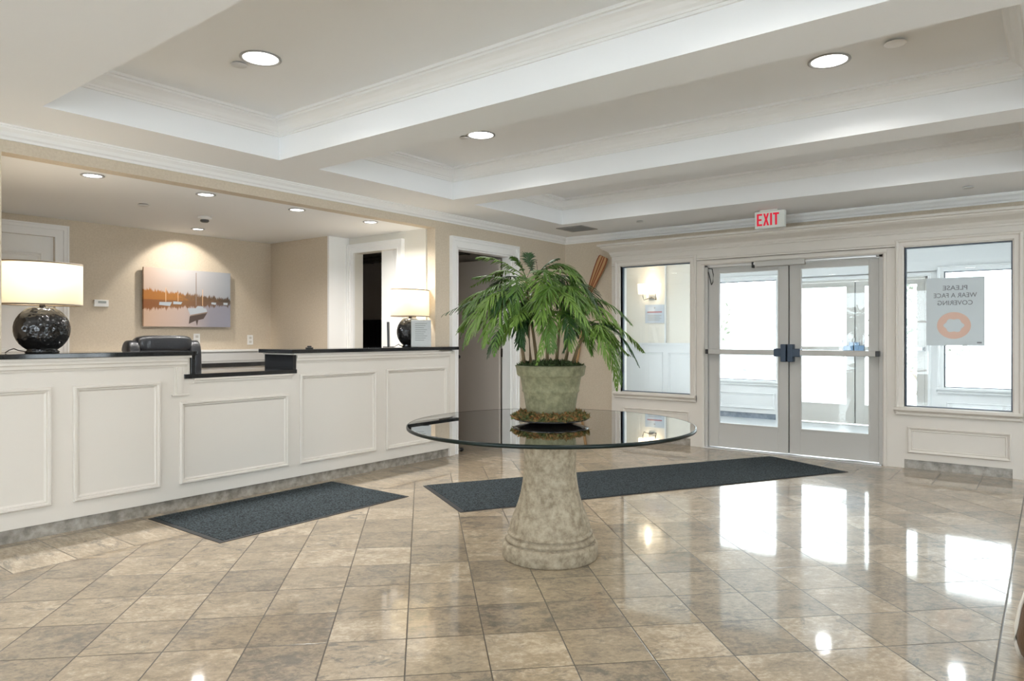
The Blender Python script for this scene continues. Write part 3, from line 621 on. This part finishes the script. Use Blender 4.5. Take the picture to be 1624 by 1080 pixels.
# ------------------------------------------------------------------ ceiling fittings
lens_w = emitm; ringm = mat('light trim ring', (.42,.42,.42), .4)
def downlight(name, x, y, z, r, watts, lab, group, col=(1,.965,.92), spread=2.6):
    t = thing(name, (x, y, z), lab, 'ceiling light', group)
    MB().lathe([(r,0),(r+.012,-.001),(r+.014,-.006),(r+.004,-.009),(r-.004,-.006),(r-.006,0)], (x,y), 40, z0=z).build('trim_ring', ringm, t)
    MB().disc((x,y,z-.003), r-.004, 40, up=False).build('lens', lens_w, t)
    ld = bpy.data.lights.new('light', 'AREA'); ld.shape = 'DISK'; ld.size = 2*r*.95; ld.energy = watts; ld.color = col; ld.spread = spread
    lo = bpy.data.objects.new('light', ld); COL.objects.link(lo); lo.parent = t; lo.location = (0,0,-.012)
G = 'large recessed downlights in the lobby ceiling'
for x, y, lab in ((-3.53, 2.25, 'large round recessed downlight in the nearest ceiling coffer, left'), (-1.0, 4.25, 'large round recessed downlight in the middle coffer, upper right of the picture'),
                  (-3.52, 4.16, 'large round recessed downlight in the middle coffer, above the palm')):
    downlight('downlight', x, y, TOP, .10, LAMP, lab, G)
for x, y, w_ in ((-3.55,9.02,'left'),(-2.18,8.98,'middle'),(-.82,9.05,'right')):
    downlight('downlight', x, y, 2.45, .07, 12, 'recessed downlight in the entrance vestibule ceiling, %s of three, mirrored in the polished floor' % w_, G, (.93,.97,1))
for x, y, z in ((-1.0,2.25,TOP),(-3.52,5.98,TOP),(-1.0,5.98,TOP),(-3.6,-.2,CEIL),(-1.2,-.2,CEIL),(1.6,-.2,CEIL),(1.8,2.4,CEIL),(1.8,5.2,CEIL),(-3.6,-2.4,CEIL),(1.6,-2.6,CEIL)):  # unseen downlights, added to raise the brightness of the room
    downlight('downlight', x, y, z, .10, LAMP, 'large recessed lobby downlight added for brightness, unseen behind a beam or beyond the picture', G)
G2 = 'small recessed lights over the reception desk'
for i, (y, lab) in enumerate(((2.08, 'small recessed light over the desk, nearest the left picture edge'), (2.91, 'small recessed light over the desk, second from the left picture edge'), (3.76, 'small recessed light over the desk, third from the left picture edge'), (4.61, 'small recessed light over the desk, last one near the sliding door'))):
    downlight('downlight', -5.33, y, NZ, .062, NICHE, lab, G2)
# wall washer
t = downlight('downlight', -7.12, 3.80, NZ, .055, 3.0, 'small recessed spot close to the wall above the sailboat canvas', G2)
sp_ = bpy.data.lights.new('spot', 'SPOT'); sp_.energy = 20; sp_.spot_size = 1.7; sp_.spot_blend = .25; sp_.color = (1,.93,.82); sp_.shadow_soft_size = .03
so = bpy.data.objects.new('spot', sp_); COL.objects.link(so); so.location = (-7.12, 3.80, NZ-.02)
so.rotation_euler = (Vector((-7.58,3.85,1.75)) - Vector((-7.12,3.80,NZ))).to_track_quat('-Z','Y').to_euler()
wl = [o for o in bpy.data.objects if o.name.startswith('downlight') and abs(o.location.x+7.12) < .01][0]; so.parent = wl; so.location = (0,0,-.02)

def sprinkler(x, y, z, r, lab):
    o = MB().lathe([(0,-.014),(r*.93,-.014),(r,-.011),(r,-.009),(r*.9,-.008),(r*.8,0),(0,0)], (x,y), 28, z0=z).build('sprinkler_cap', mat('sprinkler cap', (.62,.62,.62), .4))
    tag(o, lab, 'sprinkler', 'concealed sprinkler caps in the ceilings')
sprinkler(-3.70, 2.22, TOP, .045, 'round sprinkler cap beside the nearest coffer downlight')
o = MB().lathe([(0,-.020),(.050,-.020),(.054,-.016),(.050,-.012),(0,-.012)], (-.655,4.18), 28, z0=TOP).lathe([(0,-.012),(.012,-.012),(.012,0),(0,0)], (-.655,4.18), 12, z0=TOP).build('sprinkler_cap', mat('bright cap', (.92,.92,.92), .4))
tag(o, 'white round sprinkler cap right of the upper right downlight', 'sprinkler', 'concealed sprinkler caps in the ceilings')
sprinkler(-3.66, 4.12, TOP, .035, 'small sprinkler cap left of the downlight above the palm')
sprinkler(-3.65, 7.07, CEIL, .040, 'small dark-edged sprinkler cap on the ceiling left of the exit sign')
sprinkler(-.567, 7.17, CEIL, .045, 'small sprinkler cap on the ceiling above the right-hand window')
sprinkler(-6.15, 2.80, NZ, .045, 'flat sprinkler cap on the ceiling over the reception desk')
t = thing('smoke_detector', (-6.34, 3.45, NZ), 'white smoke detector with a dark underside on the ceiling over the desk', 'smoke detector')
MB().lathe([(0,0),(.062,0),(.062,-.018),(.055,-.028),(.04,-.03),(0,-.03)], (-6.34,3.45), 32, z0=NZ).build('housing', white, t)
MB().lathe([(0,-.030),(.038,-.030),(.040,-.045),(.028,-.054),(0,-.056)], (-6.34,3.45), 28, z0=NZ).build('sensor', mat('dark grey plastic', (.08,.08,.08), .4), t)
t = thing('air_vent', (-4.5, 7.1, CEIL), 'dark slatted air vent in the ceiling near the far corner', 'air vent')
MB().sweep(lambda a, b_, h: (a, b_, CEIL - h), -4.68, 6.92, -4.32, 7.28, [(0,0),(0,.008),(.03,.008),(.035,.0)]).build('vent_frame', mat('grey vent metal', (.30,.30,.29), .5), t)
v = MB().box(-4.65, 6.95, CEIL-.003, -4.35, 7.25, CEIL-.001)
v.build('vent_back', blackp, t)
v = MB()
for k in range(9): v.box(-4.65, 6.965+.032*k, CEIL-.007, -4.35, 6.973+.032*k, CEIL-.003)
v.build('slats', mat('grey vent metal'), t)
# exit sign
EX, EY, EZ = -2.28, 7.27, 2.395
t = thing('exit_sign', (EX, EY, EZ), 'red and white illuminated exit sign hanging from the ceiling over the doors', 'sign')
MB().box(EX-.145, EY-.028, EZ-.02, EX+.155, EY+.028, EZ+.152).build('sign_housing', mat('sign white', (.80,.84,.80), .5), t, bevel=.006)
exm = mat('exit red', (.72,.01,.04), .5, emit=((1,.02,.06), .25))
def exl(polys, x0):
    m = MB()
    for pg in polys: m.prism([(EX+x0+a*.0545, EY-.028, EZ+.006+b_*.124) for a, b_ in pg], (0,-.0015,0))
    m.build('exit_letter', exm, t)
exl([[(0,0),(1,0),(1,.15),(.36,.15),(.36,.42),(.88,.42),(.88,.57),(.36,.57),(.36,.85),(1,.85),(1,1),(0,1)]], -.122)
exl([[(0,0),(.36,0),(.55,.32),(.74,0),(1.1,0),(.74,.51),(1.07,1),(.72,1),(.55,.70),(.38,1),(.03,1),(.36,.51)]], -.058)
exl([[(0,0),(.36,0),(.36,1),(0,1)]], .012)
exl([[(.37,0),(.73,0),(.73,.85),(1.1,.85),(1.1,1),(0,1),(0,.85),(.37,.85)]], .041)
MB().box(EX-.09, EY-.04, EZ+.152, EX+.09, EY+.04, CEIL).build('canopy_mount', mat('sign white'), t, bevel=.004)

# ------------------------------------------------------------------ vestibule fittings
sc = thing('wall_sconce', (-5.35, YO, 1.95), 'two-shade wall sconce glowing on the vestibule wall seen through the left window', 'wall lamp')
ZS = 1.98
MB().box(-5.40, YO-.02, ZS-.10, -5.28, YO, ZS+.04).build('back_plate', alu, sc, bevel=.008)
for s in (-1, 1):
    x = -5.34 + s*.115
    MB().tube([(-5.34,YO-.03,ZS-.06),(x-.0,YO-.09,ZS-.10),(x,YO-.12,ZS-.04),(x,YO-.12,ZS)], .008, 8).build('arm', mat('polished nickel', (.25,.24,.22), .2, 1), sc)
    MB().lathe([(.075,0),(.090,.17),(.086,.17),(.071,0),(.075,0)], (x, YO-.12), 32, z0=ZS).build('lamp_shade', mat('sconce shade', (.9,.85,.75), .6, emit=((1,.82,.58), 2.2)), sc)
ld = bpy.data.lights.new('sconce_light', 'POINT'); ld.energy = 5; ld.color = (1,.85,.65); ld.shadow_soft_size = .06
lo = bpy.data.objects.new('sconce_light', ld); COL.objects.link(lo); lo.parent = sc; lo.location = (0,-.14,.14)
t = thing('wall_notice', (-5.27, YO-.02, 1.62), 'grey-blue paper notice on the vestibule wall below the sconce', 'notice')
nx0, nx1, nz0, nz1 = -5.47, -5.12, 1.49, 1.80
MB().box(nx0, YO-.008, nz0, nx1, YO-.002, nz1).build('paper', mat('blue grey paper', (.50,.55,.62), .7), t)
MB().box(nx0+.04, YO-.010, nz0+.175, nx1-.04, YO-.009, nz0+.195).build('heading_line', mat('dull red print', (.42,.16,.18), .7), t)
for k in range(4): MB().box(nx0+.05, YO-.010, nz0+.12-.025*k, nx1-.05-.03*(k%2), YO-.009, nz0+.13-.025*k).build('print_line', mat('grey print'), t)
MB().disc((0,0,0), .001); m = MB(); m.prism([((nx0+nx1)/2+.014*math.cos(a*math.pi/6), YO-.0085, nz1-.055+.014*math.sin(a*math.pi/6)) for a in range(12)], (0,-.001,0)); m.build('emblem', ink, t)

# face covering notice on the right window
def onplane(px, py, y):
    u = (px-812)/1107; r = Vector((-math.sin(YAW)+u*math.cos(YAW), math.cos(YAW)+u*math.sin(YAW), (533-py)/1107)); return Vector((0,0,1.27)) + r*(y/r.y)
PYn = 7.64+.052
A = onplane(1469,440,PYn); B = onplane(1562,548,PYn); C_ = onplane(1562,438,PYn)
fx0, fx1, fz0, fz1 = A.x, B.x, onplane(1515,548,PYn).z, onplane(1515,440,PYn).z
t = thing('window_notice', ((fx0+fx1)/2, PYn, (fz0+fz1)/2), 'face covering notice taped inside out on the right-hand window', 'notice')
MB().box(fx0, PYn-.001, fz0, fx1, PYn+.002, fz1).build('paper', mat('pale blue grey poster', (.62,.69,.73), .6), t)
fw, fh = fx1-fx0, fz1-fz0; fc = (fx0+fx1)/2; gt = mat('poster grey lettering', (.22,.24,.27), .7)
for s_, zz, ww in (('PLEASE', .815, .42), ('WEAR A FACE', .705, .74), ('COVERING', .595, .60)):
    textmesh(s_, 'notice_lettering', lambda a, b_, zz=zz: (fc - .0*fw - a, PYn-.0022, fz0 + zz*fh + b_), fh*.068, gt, t, width=ww*fw, bold=.008)
pk = mat('poster salmon ring', (.74,.52,.43), .7)
rc = Vector((fc-.02*fw, 0, fz0+.295*fh)); R1 = fw*.29; vs = []; fs = []
n = 48
for i in range(n):
    a = 2*math.pi*i/n; r2 = R1*(.56 + .05*math.cos(6*a)); vs += [(rc.x+R1*math.cos(a), PYn-.0022, rc.z+R1*.93*math.sin(a)), (rc.x+r2*math.cos(a)*1.02, PYn-.0022, rc.z+r2*.82*math.sin(a)+.0)]
for i in range(n): j = (i+1)%n; fs.append((2*i, 2*j, 2*j+1, 2*i+1))
MB().add(vs, fs).build('face_mask_emblem', pk, t)
MB().box(fx1-.13*fw, PYn-.0025, fz0+.035*fh, fx1-.05*fw, PYn-.0015, fz0+.055*fh).build('small_print', gt, t)

# ------------------------------------------------------------------ floor mats
matm = mat('charcoal carpet', (.008,.012,.014), .95, spec=.25, bump=(300,.8), var=(80,.16,(.060,.078,.088)))
rubber = mat('black rubber edge', (.010,.012,.014), .6)
def floor_mat(pts, lab, name='floor_mat'):
    c_ = sum((Vector(p) for p in pts), Vector((0,0)))/4; t = thing(name, (c_.x, c_.y, 0), lab, 'mat')
    P = [Vector(p) for p in pts]
    inn = [p + (c_-p).normalized()*.035 for p in P]
    # bevelled rubber rim
    vs = [(p.x,p.y,.0005) for p in P] + [(p.x,p.y,.003) for p in P] + [(p.x,p.y,.007) for p in inn] + [(p.x,p.y,.0005) for p in inn]
    fs = []
    for k in range(4):
        j = (k+1)%4; fs += [(k,j,4+j,4+k),(4+k,4+j,8+j,8+k),(12+k,8+k,8+j,12+j)] if False else [(k,j,4+j,4+k),(4+k,4+j,8+j,8+k),(8+k,8+j,12+j,12+k)]
    MB().add(vs, fs).build('rubber_rim', rubber, t)
    m = MB(); m.prism([(p.x,p.y,.001) for p in inn], (0,0,.008)); m.build('carpet', matm, t)
floor_mat([(-4.96,2.29),(-4.03,2.29),(-4.02,3.87),(-4.96,3.865)], 'short charcoal carpet mat on the tiles in front of the reception desk')
floor_mat([(-4.207,4.216),(-3.362,3.745),(-1.499,7.072),(-2.330,7.50)], 'long charcoal runner mat leading from the doors past the pedestal table')

# ------------------------------------------------------------------ pedestal table
stone = mat('aged cast stone', (.40,.34,.25), .75, bump=(70,.15), var=(26,.34,(.19,.15,.10)))
nt = stone.node_tree
TX, TY, TZ = -2.305, 3.345, .764
t = thing('pedestal_table', (TX, TY, 0), 'round glass-topped table on a flared cast stone pedestal', 'table')
prof = [(0,0),(.272,0),(.276,.008),(.276,.074),(.271,.086),(.262,.090),(.250,.091),(.250,.098),(.260,.101),(.257,.114),(.246,.122),(.238,.124),(.238,.131),(.247,.134),(.245,.144),(.237,.150),(.233,.156),
        (.236,.170),(.228,.195),(.214,.235),(.198,.275),(.182,.32),(.170,.365),(.160,.42),(.153,.48),(.150,.54),(.152,.60),(.160,.65),(.174,.695),(.190,.72),(.196,.728),(.196,.748),(0,.748)]
MB().lathe(prof, (TX,TY), 64).build('pedestal', stone, t)
GR = .825
MB().lathe([(0,.750),(GR-.004,.750)], (TX,TY), 96).lathe([(0,.764),(GR-.004,.764)], (TX,TY), 96).build('glass_top', tabglass, t)
MB().lathe([(GR-.006,.744),(GR,.747),(GR+.001,.755),(GR,.762),(GR-.006,.7648)], (TX,TY), 128).build('glass_edge', mat('dark green glass edge', (.003,.010,.009), .3, spec=.3), t)

# saucer, moss, potted palm
PX, PY = TX-.005, TY+.015
sz = .7655
sa = MB().lathe([(0,0),(.125,0),(.135,.004),(.20,.018),(.222,.026),(.216,.028),(.195,.022),(.13,.012),(0,.010)], (PX,PY), 56, z0=sz).build('plant_saucer', mat('black lacquer saucer', (.012,.013,.015), .15))
tag(sa, 'shallow black saucer under the plant pot on the glass table', 'saucer')
def clump(m, c, s, rn, n=9):
    for _ in range(n):
        a = Vector((rn.gauss(0,1), rn.gauss(0,1), rn.gauss(.5,.7))).normalized(); b_ = a.cross(Vector((rn.gauss(0,1),rn.gauss(0,1),rn.gauss(0,1)))).normalized(); L_ = s*rn.uniform(.6,1.3)
        p = Vector(c) + Vector((rn.gauss(0,.3),rn.gauss(0,.3),rn.gauss(0,.2)))*s
        m.add([p - b_*L_*.28, p + b_*L_*.28, p + a*L_], [(0,1,2)])
rn = random.Random(5)
mossm = bpy.data.materials.new('dried moss'); mossm.use_nodes = True; nt = mossm.node_tree; bb = nt.nodes['Principled BSDF']; bb.inputs['Roughness'].default_value = .95
n_ = nt.nodes.new('ShaderNodeTexNoise'); n_.inputs['Scale'].default_value = 38; tc = nt.nodes.new('ShaderNodeTexCoord'); nt.links.new(tc.outputs['Object'], n_.inputs['Vector'])
r_ = nt.nodes.new('ShaderNodeValToRGB'); r_.color_ramp.elements[0].position = .36; r_.color_ramp.elements[0].color = (.05,.075,.02,1); r_.color_ramp.elements[1].position = .66; r_.color_ramp.elements[1].color = (.30,.12,.04,1)
k_ = r_.color_ramp.elements.new(.5); k_.color = (.14,.11,.035,1); nt.links.new(n_.outputs[0], r_.inputs[0]); nt.links.new(r_.outputs[0], bb.inputs['Base Color'])
m = MB().lathe([(.132,.012),(.142,.058),(.165,.060),(.200,.036),(.205,.024)], (PX,PY), 48, z0=sz)
for i in range(560):
    a = rn.uniform(0, 2*math.pi); r = rn.uniform(.145,.215); clump(m, (PX+r*math.cos(a), PY+r*math.sin(a), sz+.036+.024*(1-(r-.145)/.07)), .024, rn, 5)
o = m.build('moss', mossm); tag(o, 'ring of brown and green dried moss on the saucer round the pot', 'moss', None, 'stuff')

pl = thing('potted_palm', (PX, PY, sz+.012), 'bushy green parlour palm in a weathered green-grey stone pot', 'plant')
potm = mat('weathered green stone', (.27,.26,.155), .8, bump=(50,.3), var=(26,.34,(.15,.145,.08)))
z0 = sz+.010
MB().lathe([(0,0),(.128,0),(.134,.006),(.158,.165),(.163,.170),(.168,.178),(.166,.186),(.166,.192),(.177,.258),(.190,.264),(.197,.272),(.203,.310),(.206,.318),(.200,.326),(.186,.326),(.180,.30),(0,.295)], (PX,PY), 64, z0=z0).build('pot', potm, pl)
zt = z0 + .31
m = MB().lathe([(0,.035),(.10,.030),(.16,.018),(.185,.005),(.185,-.01)], (PX,PY), 40, z0=zt)
for i in range(520):
    a = rn.uniform(0, 2*math.pi); r = .185*math.sqrt(rn.random()); clump(m, (PX+r*math.cos(a), PY+r*math.sin(a), zt+.03-.02*(r/.185)**2), .022, rn, 6)
m.build('moss', mat('green moss', (.025,.045,.012), .95, var=(60,.8,(.07,.10,.03))), pl)
# frame: R across the picture, F away from the camera
Rv = Vector((math.cos(YAW), math.sin(YAW), 0)); Fv = Vector((-math.sin(YAW), math.cos(YAW), 0)); PC = Vector((PX, PY, 0)); tP = PC.dot(Fv)
def PP(px, py, d=0.0):
    t_ = tP + d; lat = (px-812)/1107*t_; return Fv*t_ + Rv*lat + Vector((0,0,1.27+(533-py)/1107*t_))
stemm = mat('palm stem', (.16,.14,.07), .6, var=(40,.6,(.22,.13,.06)))
stems = [((842,578,-.03),(838,520,-.03),(846,470,-.02),(850,440,-.0)), ((852,578,.03),(846,530,.02),(838,480,.03),(834,440,.03)), ((832,578,.0),(826,540,.03),(818,500,.05),(822,460,.04)),
         ((868,580,-.06),(868,545,-.07),(872,505,-.10),(876,470,-.10)), ((896,578,.02),(902,548,.02),(905,515,.03),(900,480,.03)), ((908,578,-.05),(915,555,-.08),(925,535,-.12),(935,520,-.13)),
         ((882,578,.09),(886,540,.10),(888,500,.12),(892,470,.12))]
for s_ in stems: MB().tube([PP(*q) for q in s_], [.011,.009,.008,.006], 8).build('trunk', stemm, pl)
greens = [mat('palm green mid', (.055,.125,.014), .45, spec=.4), mat('palm green dark', (.015,.055,.010), .4, spec=.4), mat('palm green yellowish', (.11,.20,.028), .5, spec=.4)]
def frond(P0, P1, P2, P3, L0, m, rn, npair=22):
    mb = MB(); pts = []
    for i in range(25):
        s_ = i/24; u_ = 1-s_; pts.append(P0*u_**3 + P1*3*u_*u_*s_ + P2*3*u_*s_*s_ + P3*s_**3)
    mb.tube(pts, [.0035*(1-.8*i/24) for i in range(25)], 5)
    for k in range(npair):
        s_ = .22 + .78*k/(npair-1); idx = min(23, int(s_*24)); fr = s_*24-idx; p = pts[idx].lerp(pts[idx+1], fr) if idx < 24 else pts[24]
        tn = (pts[min(24,idx+1)] - pts[max(0,idx-1)]).normalized(); sd = tn.cross(Vector((0,0,1)))
        if sd.length < .05: sd = Vector((1,0,0))
        sd.normalize(); upv = sd.cross(tn).normalized()
        ll = L0 * (math.sin(math.pi*min(1, .18+.80*(k+.5)/npair))**.7) * rn.uniform(.85,1.1)
        ang = math.radians(rn.uniform(44,72) - 36*(k/(npair-1)))
        for sg in (-1, 1):
            d = (tn*math.cos(ang) + sd*sg*math.sin(ang) + upv*.18).normalized(); wv = d.cross(upv).normalized(); q = []; pp = p.copy(); dd = d.copy(); nseg = 4
            w_ = [.0014,.0046,.0053,.0034,.0003]
            for j in range(nseg+1):
                q.append(pp - wv*w_[j] - upv*.001); q.append(pp + upv*.0015); q.append(pp + wv*w_[j] - upv*.001)
                dd = (dd + Vector((rn.uniform(-.06,.06),rn.uniform(-.06,.06),-.15 - .16*rn.random()))).normalized(); pp = pp + dd*(ll/nseg)
            fs = []
            for j in range(nseg): b3 = 3*j; fs += [(b3,b3+1,b3+4,b3+3),(b3+1,b3+2,b3+5,b3+4)]
            mb.add(q, fs, True)
    return mb.build('frond', m, pl)
rn = random.Random(11)
# (start, mid control, late control, tip) in picture points and depth, leaflet length, green
FR = [((834,440,.03),(815,425,.02),(785,404,0),(758,408,-.02),.09,2), ((828,452,.03),(805,440,.0),(780,434,-.03),(752,440,-.05),.085,0), ((850,442,0),(842,425,0),(838,412,.02),(838,404,.03),.07,1),
      ((834,440,.03),(828,425,.02),(822,414,.02),(814,408,.0),.07,0), ((850,442,0),(856,428,.0),(868,414,.0),(884,410,.02),.07,1),
      ((846,446,0),(812,440,-.08),(762,452,-.18),(738,500,-.22),.15,0), ((840,458,.02),(800,448,.10),(752,470,.16),(732,530,.18),.15,1), ((838,470,0),(800,455,-.18),(765,470,-.28),(742,540,-.32),.17,2),
      ((840,476,0),(815,462,-.25),(785,480,-.35),(768,545,-.38),.17,2), ((826,470,.05),(795,465,.0),(752,490,.0),(736,548,.0),.15,0), ((838,500,-.02),(815,500,-.1),(790,520,-.15),(775,562,-.15),.13,1),
      ((846,490,-.02),(830,478,-.25),(812,495,-.33),(800,540,-.33),.14,2), ((822,465,.05),(800,450,.25),(775,460,.30),(760,505,.32),.14,1),
      ((850,442,0),(870,408,.02),(912,410,.04),(930,462,.05),.12,0), ((850,450,0),(885,425,-.1),(925,432,-.14),(948,492,-.16),.14,1), ((876,470,-.1),(890,440,-.2),(915,450,-.3),(925,505,-.32),.15,0),
      ((876,470,-.1),(872,440,-.28),(862,455,-.4),(855,520,-.42),.15,2), ((850,445,0),(855,425,-.22),(858,440,-.35),(862,500,-.38),.14,2), ((834,442,.03),(826,430,-.2),(818,450,-.3),(815,500,-.32),.13,0),
      ((892,470,.12),(905,440,.2),(935,445,.25),(955,495,.28),.15,1), ((900,480,.03),(925,462,.03),(965,470,.02),(1000,512,.0),.13,0), ((900,482,.03),(935,475,-.06),(965,485,-.1),(985,530,-.12),.13,2),
      ((935,520,-.13),(955,500,-.15),(985,520,-.16),(1012,578,-.16),.10,1), ((935,522,-.13),(950,505,-.2),(975,530,-.25),(984,606,-.26),.13,0), ((935,525,-.13),(945,512,-.25),(958,530,-.3),(965,580,-.3),.12,2),
      ((905,515,.03),(930,500,.1),(960,515,.14),(982,560,.15),.12,1), ((888,500,.12),(895,475,.3),(910,480,.38),(925,530,.4),.14,1), ((872,505,-.1),(885,480,-.28),(900,495,-.36),(905,552,-.38),.14,2),
      ((872,500,-.1),(868,480,-.3),(870,500,-.4),(874,556,-.42),.13,0), ((846,475,0),(845,455,.25),(840,465,.33),(835,520,.35),.14,1), ((876,472,-.1),(892,455,-.25),(912,470,-.32),(930,530,-.33),.14,0),
      ((838,480,-.03),(832,470,-.2),(822,490,-.28),(828,545,-.3),.12,1), ((905,515,.03),(915,495,-.15),(930,505,-.24),(938,560,-.26),.12,0), ((892,475,.12),(880,450,.25),(862,455,.3),(850,500,.32),.13,1),
      ((850,445,0),(875,430,.12),(905,435,.18),(925,480,.2),.13,0), ((834,445,.03),(810,430,.15),(785,440,.2),(765,480,.22),.12,1), ((846,452,0),(862,440,-.15),(885,448,-.22),(898,500,-.24),.14,0),
      ((850,460,0),(828,448,-.15),(800,462,-.22),(782,512,-.25),.14,0), ((870,500,-.1),(850,490,-.2),(832,508,-.26),(822,550,-.28),.11,1), ((900,490,.03),(920,470,-.1),(945,480,-.15),(962,525,-.16),.12,2),
      ((846,448,0),(868,432,-.05),(892,438,-.08),(910,478,-.1),.13,1), ((860,480,-.05),(880,470,-.1),(900,485,-.12),(915,530,-.14),.13,1), ((838,465,.02),(818,455,.0),(792,470,.0),(772,520,.0),.13,1), ((888,498,.12),(905,490,.1),(930,500,.08),(950,545,.08),.12,1)]
for a, b_, c_, d_, ll, g in FR:
    frond(PP(*a), PP(*b_), PP(*c_), PP(*d_), ll, greens[g], rn)
for a, b_, c_, d_, ll, g in FR[5:]:      # fuller clump: most fronds have a neighbour a little off
    if rn.random() < .28: continue
    J = lambda q, s: (q[0]+rn.uniform(-s,s), q[1]+rn.uniform(-s,s)*.8, q[2]+rn.uniform(-s,s)*.006)
    frond(PP(*J(a,5)), PP(*J(b_,16)), PP(*J(c_,24)), PP(*J((d_[0],d_[1]-8,d_[2]),34)), ll*rn.uniform(.7,.95), greens[rn.choice((0,1,2))], rn)
MB().tube([PP(836,440,.02), PP(845,418,.0), PP(850,413,0), PP(852,425,0), PP(853,445,0)], .0015, 5).build('dry_tendril', mat('dry brown stalk', (.08,.05,.03), .7), pl)

# ------------------------------------------------------------------ oar leaning in the corner
t = thing('wooden_oar', (-4.9, 7.66, 0), 'striped wooden oar standing in the corner behind the palm, blade up', 'oar')
tipP = onplane(949+9, 407, 7.655); bs = onplane(931, 474, 7.665); dirv = (tipP - bs).normalized(); nrm = Vector((0,-1,0)); acr_ = dirv.cross(nrm).normalized()
wood1 = mat('pale oar wood', (.50,.30,.14), .4, bump=(30,.1)); wood2 = mat('red brown oar stripe', (.25,.07,.03), .4)
Lb = (tipP - bs).length
def oarslab(sa, w0, w1, c0, c1, th, off):
    pts = [bs + dirv*c0 + acr_*(sa[0]*w0), bs + dirv*c0 + acr_*(sa[1]*w0), bs + dirv*c1 + acr_*(sa[1]*w1), bs + dirv*c1 + acr_*(sa[0]*w1)]
    return [p + nrm*off for p in pts], nrm*th
m = MB()
n_ = 8
prof_w = [(0,.022),(.10,.034),(.25,.054),(.40,.070),(.52,.076),(.58,.070),(.60,.056)]
left = [bs + dirv*(c_/ .60*Lb) - acr_*w_ for c_, w_ in prof_w]; right = [bs + dirv*(c_/.60*Lb) + acr_*w_ for c_, w_ in prof_w]
m.prism([p for p in left] + list(reversed(right)), nrm*.014); bl = m.build('blade', wood1, t, bevel=.003)
m = MB()
for f in (-.88, -.22, .22, .88):
    for (c0, w0), (c1, w1) in zip(prof_w[:-1], prof_w[1:]):
        p = [bs + dirv*(c0/.60*Lb) + acr_*(w0*f-.008), bs + dirv*(c0/.60*Lb) + acr_*(w0*f+.008), bs + dirv*(c1/.60*Lb) + acr_*(w1*f+.008), bs + dirv*(c1/.60*Lb) + acr_*(w1*f-.008)]
        m.prism([q + nrm*.0145 for q in p], nrm*.001)
m.build('blade_stripe', wood2, bl)
kf = (.02 - bs.z)/dirv.z; foot = bs + dirv*kf
foot.x = max(foot.x, -5.04)
MB().tube([bs + nrm*.007 + dirv*.05, bs + nrm*.007, foot + nrm*.007 + Vector((0,-.0,0))], [.016,.018,.017], 12).build('shaft', wood1, t)

# door stop by the left doorway
t = thing('door_stop', (-5.18, 5.72, 0), 'curved metal door holder on the floor inside the left doorway', 'door stop')
MB().tube([(-5.16,5.66,.10),(-5.15,5.66,.06),(-5.14,5.69,.03),(-5.14,5.73,.02)], .008, 8).build('hook', alu, t)
MB().tube([(-5.14,5.73,.022),(-5.14,5.76,.022)], .020, 14).build('rubber_tip', rubber, t)

# rounded brown stool clipped by the right picture edge
t = thing('upholstered_stool', (.12, 3.46, 0), 'rounded brown upholstered stool with cream piping at the lower right picture edge', 'stool')
MB().lathe([(0,.002),(.20,.002),(.228,.02),(.240,.06),(.238,.12),(.225,.20),(.205,.27),(.16,.32),(0,.33)], (.13,3.44), 48).build('seat_body', mat('brown leather', (.12,.065,.03), .4, bump=(90,.2)), t)
m = MB()
for k in range(8):
    a = math.radians(-170+45*k); ps = [(r, z) for r, z in ((.232,.01),(.246,.06),(.244,.12),(.231,.20),(.211,.27),(.165,.325))]
    m.tube([(.13+r*math.cos(a), 3.44+r*math.sin(a), z) for r, z in ps], .007, 6)
m.build('piping', mat('cream piping', (.75,.70,.62), .6), t)
